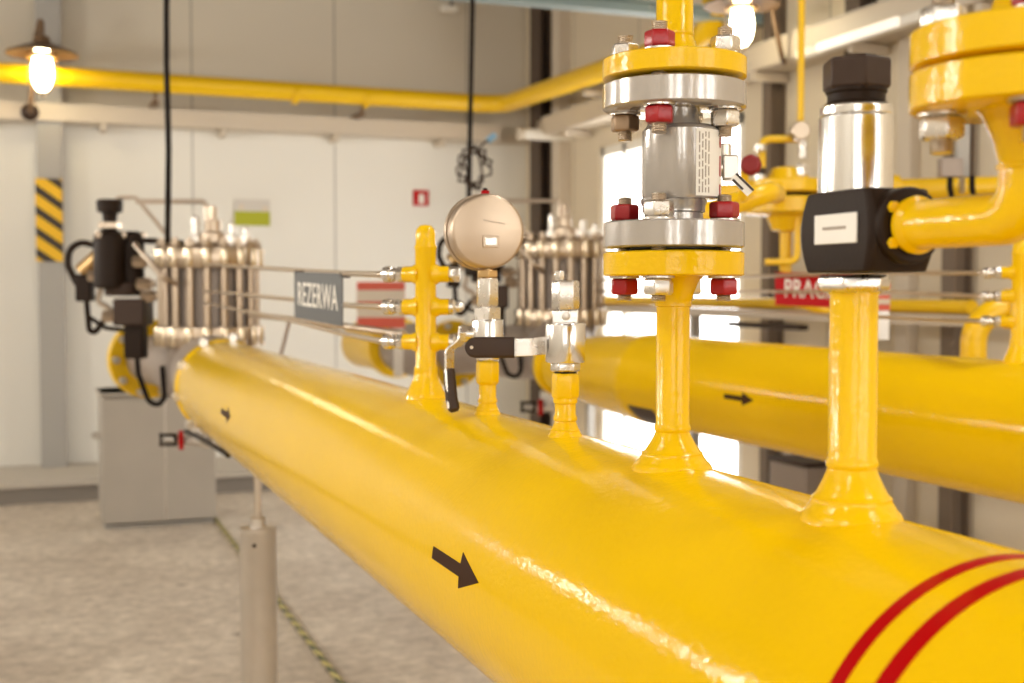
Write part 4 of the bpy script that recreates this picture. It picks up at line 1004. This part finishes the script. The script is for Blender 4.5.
MB().box((a_.x, a_.y, CZ-0.01), (0.06, 0.06, 0.02)).build('pipe_anchor', M_yelfar, tp_)
# red hand wheel
hw = thing('hand_wheel', 'dark red hand wheel just behind the grey valve lever', 'wheel', atd(751, 165, 2.6))
wq = atd(751, 165, 2.6)
MB().lathe([(0.006, -0.012), (0.018, -0.012), (0.0225, -0.006), (0.0235, 0.0), (0.0225, 0.006), (0.018, 0.012), (0.006, 0.012)], wq, FW+RT*0.3, 8).build('wheel_rim', mat('dark red plastic', srgb(128, 10, 14), 0.4), hw, 0.003)
tube_part(hw, [wq, wq+FW*0.06, wq+FW*0.10+V((0, 0, -0.06)), atd(751, 192, 2.78)], 0.009, 0.02, M_yelfar, 'spindle')
yv = thing('branch_pipe', 'yellow branch pipe with cap behind the grey valve body', 'pipe', atd(735, 200, 2.8))
p_a, p_b = atd(706, 214, 2.8), atd(768, 192, 2.8)
MB().tube(fillet([atd(776, 196, 4.5), atd(776, 194, 3.0), p_b, p_a], 0.06, 6), 0.024, 18).build('pipe_run', M_yelfar, yv)
MB().lathe([(0.022, -0.02), (0.032, -0.015), (0.032, 0.02), (0.02, 0.03)], p_a, p_a-p_b, 20).build('pipe_cap', M_yelfar, yv)
# junction box on the wall
jb = thing('junction_box', 'small grey junction box with two cable tails near the outlet elbow', 'box', atd(953, 165, 4.3))
jq = atd(950, 168, 4.3)
MB().box(jq, (0.075, 0.05, 0.065), (RT, V((FW.x, FW.y, 0)).normalized(), zz)).build('box_body', M_regdk, jb, 0.004)
MB().box(atd(962, 150, 4.34), (0.045, 0.03, 0.19), (RT, V((FW.x, FW.y, 0)).normalized(), zz)).build('box_post', M_col, jb, 0.003)
for px in (950, 972): MB().tube([atd(px, 176, 4.3), atd(px, 188, 4.3), atd(px+2, 198, 4.32)], 0.010, 8).build('cable_tail', M_rub, jb)
MB().cyl(atd(962, 170, 4.36), atd(962, 192, 4.58), 0.012, 10).build('box_bracket', M_galv, jb)
# dark pump case low by the wall
pc = thing('wall_case', 'dark low case against the wall beneath the yellow mains', 'box', (3.78, 5.6, 0))
MB().box((3.78, 5.6, 0.30), (0.25, 0.34, 0.58)).build('case_body', M_regdk, pc, 0.01)
MB().box((3.78, 5.6, 0.60), (0.26, 0.36, 0.02)).build('case_lid', M_brn, pc, 0.004)
MB().box((3.78, 5.6, 0.006), (0.22, 0.3, 0.012)).build('case_foot', M_galv, pc)

# ------------------------------------------------------------------ light
w = bpy.data.worlds.new('daylight'); C.world = w; w.use_nodes = True
bg = w.node_tree.nodes['Background']; bg.inputs['Color'].default_value = (1.0, 0.985, 0.95, 1); bg.inputs['Strength'].default_value = 6.0
def area(name, loc, rot, sx, sy, power, colr=(1, 0.95, 0.87), portal=False):
    l = bpy.data.lights.new(name, 'AREA'); l.shape = 'RECTANGLE'; l.size = sx; l.size_y = sy; l.energy = power; l.color = colr
    if portal: l.cycles.is_portal = True
    o = bpy.data.objects.new(name, l); col.objects.link(o); o.location = loc; o.rotation_euler = rot
    return o
area('daylight_portal', (WX+0.13, (DY0+DY1)/2, DZ/2), (0, math.radians(90), 0), DZ, DY1-DY0, 1, portal=True)
for a, b in zip(xs[1::2], xs[2::2]):
    area('daylight_portal', ((a+b)/2, BY-0.13, (WZ0+WZ1)/2), (math.radians(90), 0, 0), b-a, WZ1-WZ0, 1, portal=True)
for x, y, pw in ((-2.6, -1.6, 40), (-2.6, 1.6, 40), (2.4, -1.6, 40), (2.4, 1.6, 40)):  # unseen ceiling fixtures, added as fill over the pipes
    lum = thing('ceiling_fill', 'unseen long ceiling light added as fill under the roof', 'light', (x, y, CZ-0.12), 'added ceiling fill lights')
    MB().box((x, y, CZ-0.06), (0.24, 1.3, 0.08)).build('light_housing', M_white, lum, 0.006)
    area('ceiling_fill_light', (x, y, CZ-0.12), (0, 0, 0), 0.2, 1.24, pw)
for y, pw in ((8.9, 34), (6.2, 60), (2.9, 45)):  # unseen; middle one gives the pipe's streak, far one added to brighten the wall
    wlm = thing('wall_luminaire', 'unseen wall luminaire opposite the glazed door', 'light', (LX+0.06, y, H+0.95), 'unseen luminaires opposite the glazed door')
    MB().box((LX+0.05, y, H+0.95), (0.09, 0.9, 0.30)).build('light_housing', M_white, wlm, 0.006)
    area('unseen_wall_light', (LX+0.11, y, H+0.95), (0, math.radians(-90), 0), 0.26, 0.86, pw)

# ------------------------------------------------------------------ camera
cd = bpy.data.cameras.new('camera'); cam = bpy.data.objects.new('camera', cd); col.objects.link(cam)
cd.sensor_fit = 'HORIZONTAL'; cd.sensor_width = 36.0; cd.lens = FPX/1024*36.0
cam.matrix_world = Matrix((RT, UP, -FW)).transposed().to_4x4(); cam.location = CAM
cd.clip_start = 0.02; cd.clip_end = 100
cd.dof.use_dof = True; cd.dof.focus_distance = 1.36; cd.dof.aperture_fstop = 6.0; cd.dof.aperture_blades = 0
C.camera = cam
C.view_settings.view_transform = 'Standard'; C.view_settings.look = 'None'; C.view_settings.gamma = 1.0; C.view_settings.use_curve_mapping = False
C.view_settings.exposure = 0.22
C.cycles.use_denoising = True
C.cycles.max_bounces = 10; C.cycles.diffuse_bounces = 5; C.cycles.glossy_bounces = 5; C.cycles.transparent_max_bounces = 8
C.cycles.caustics_reflective = False; C.cycles.caustics_refractive = False
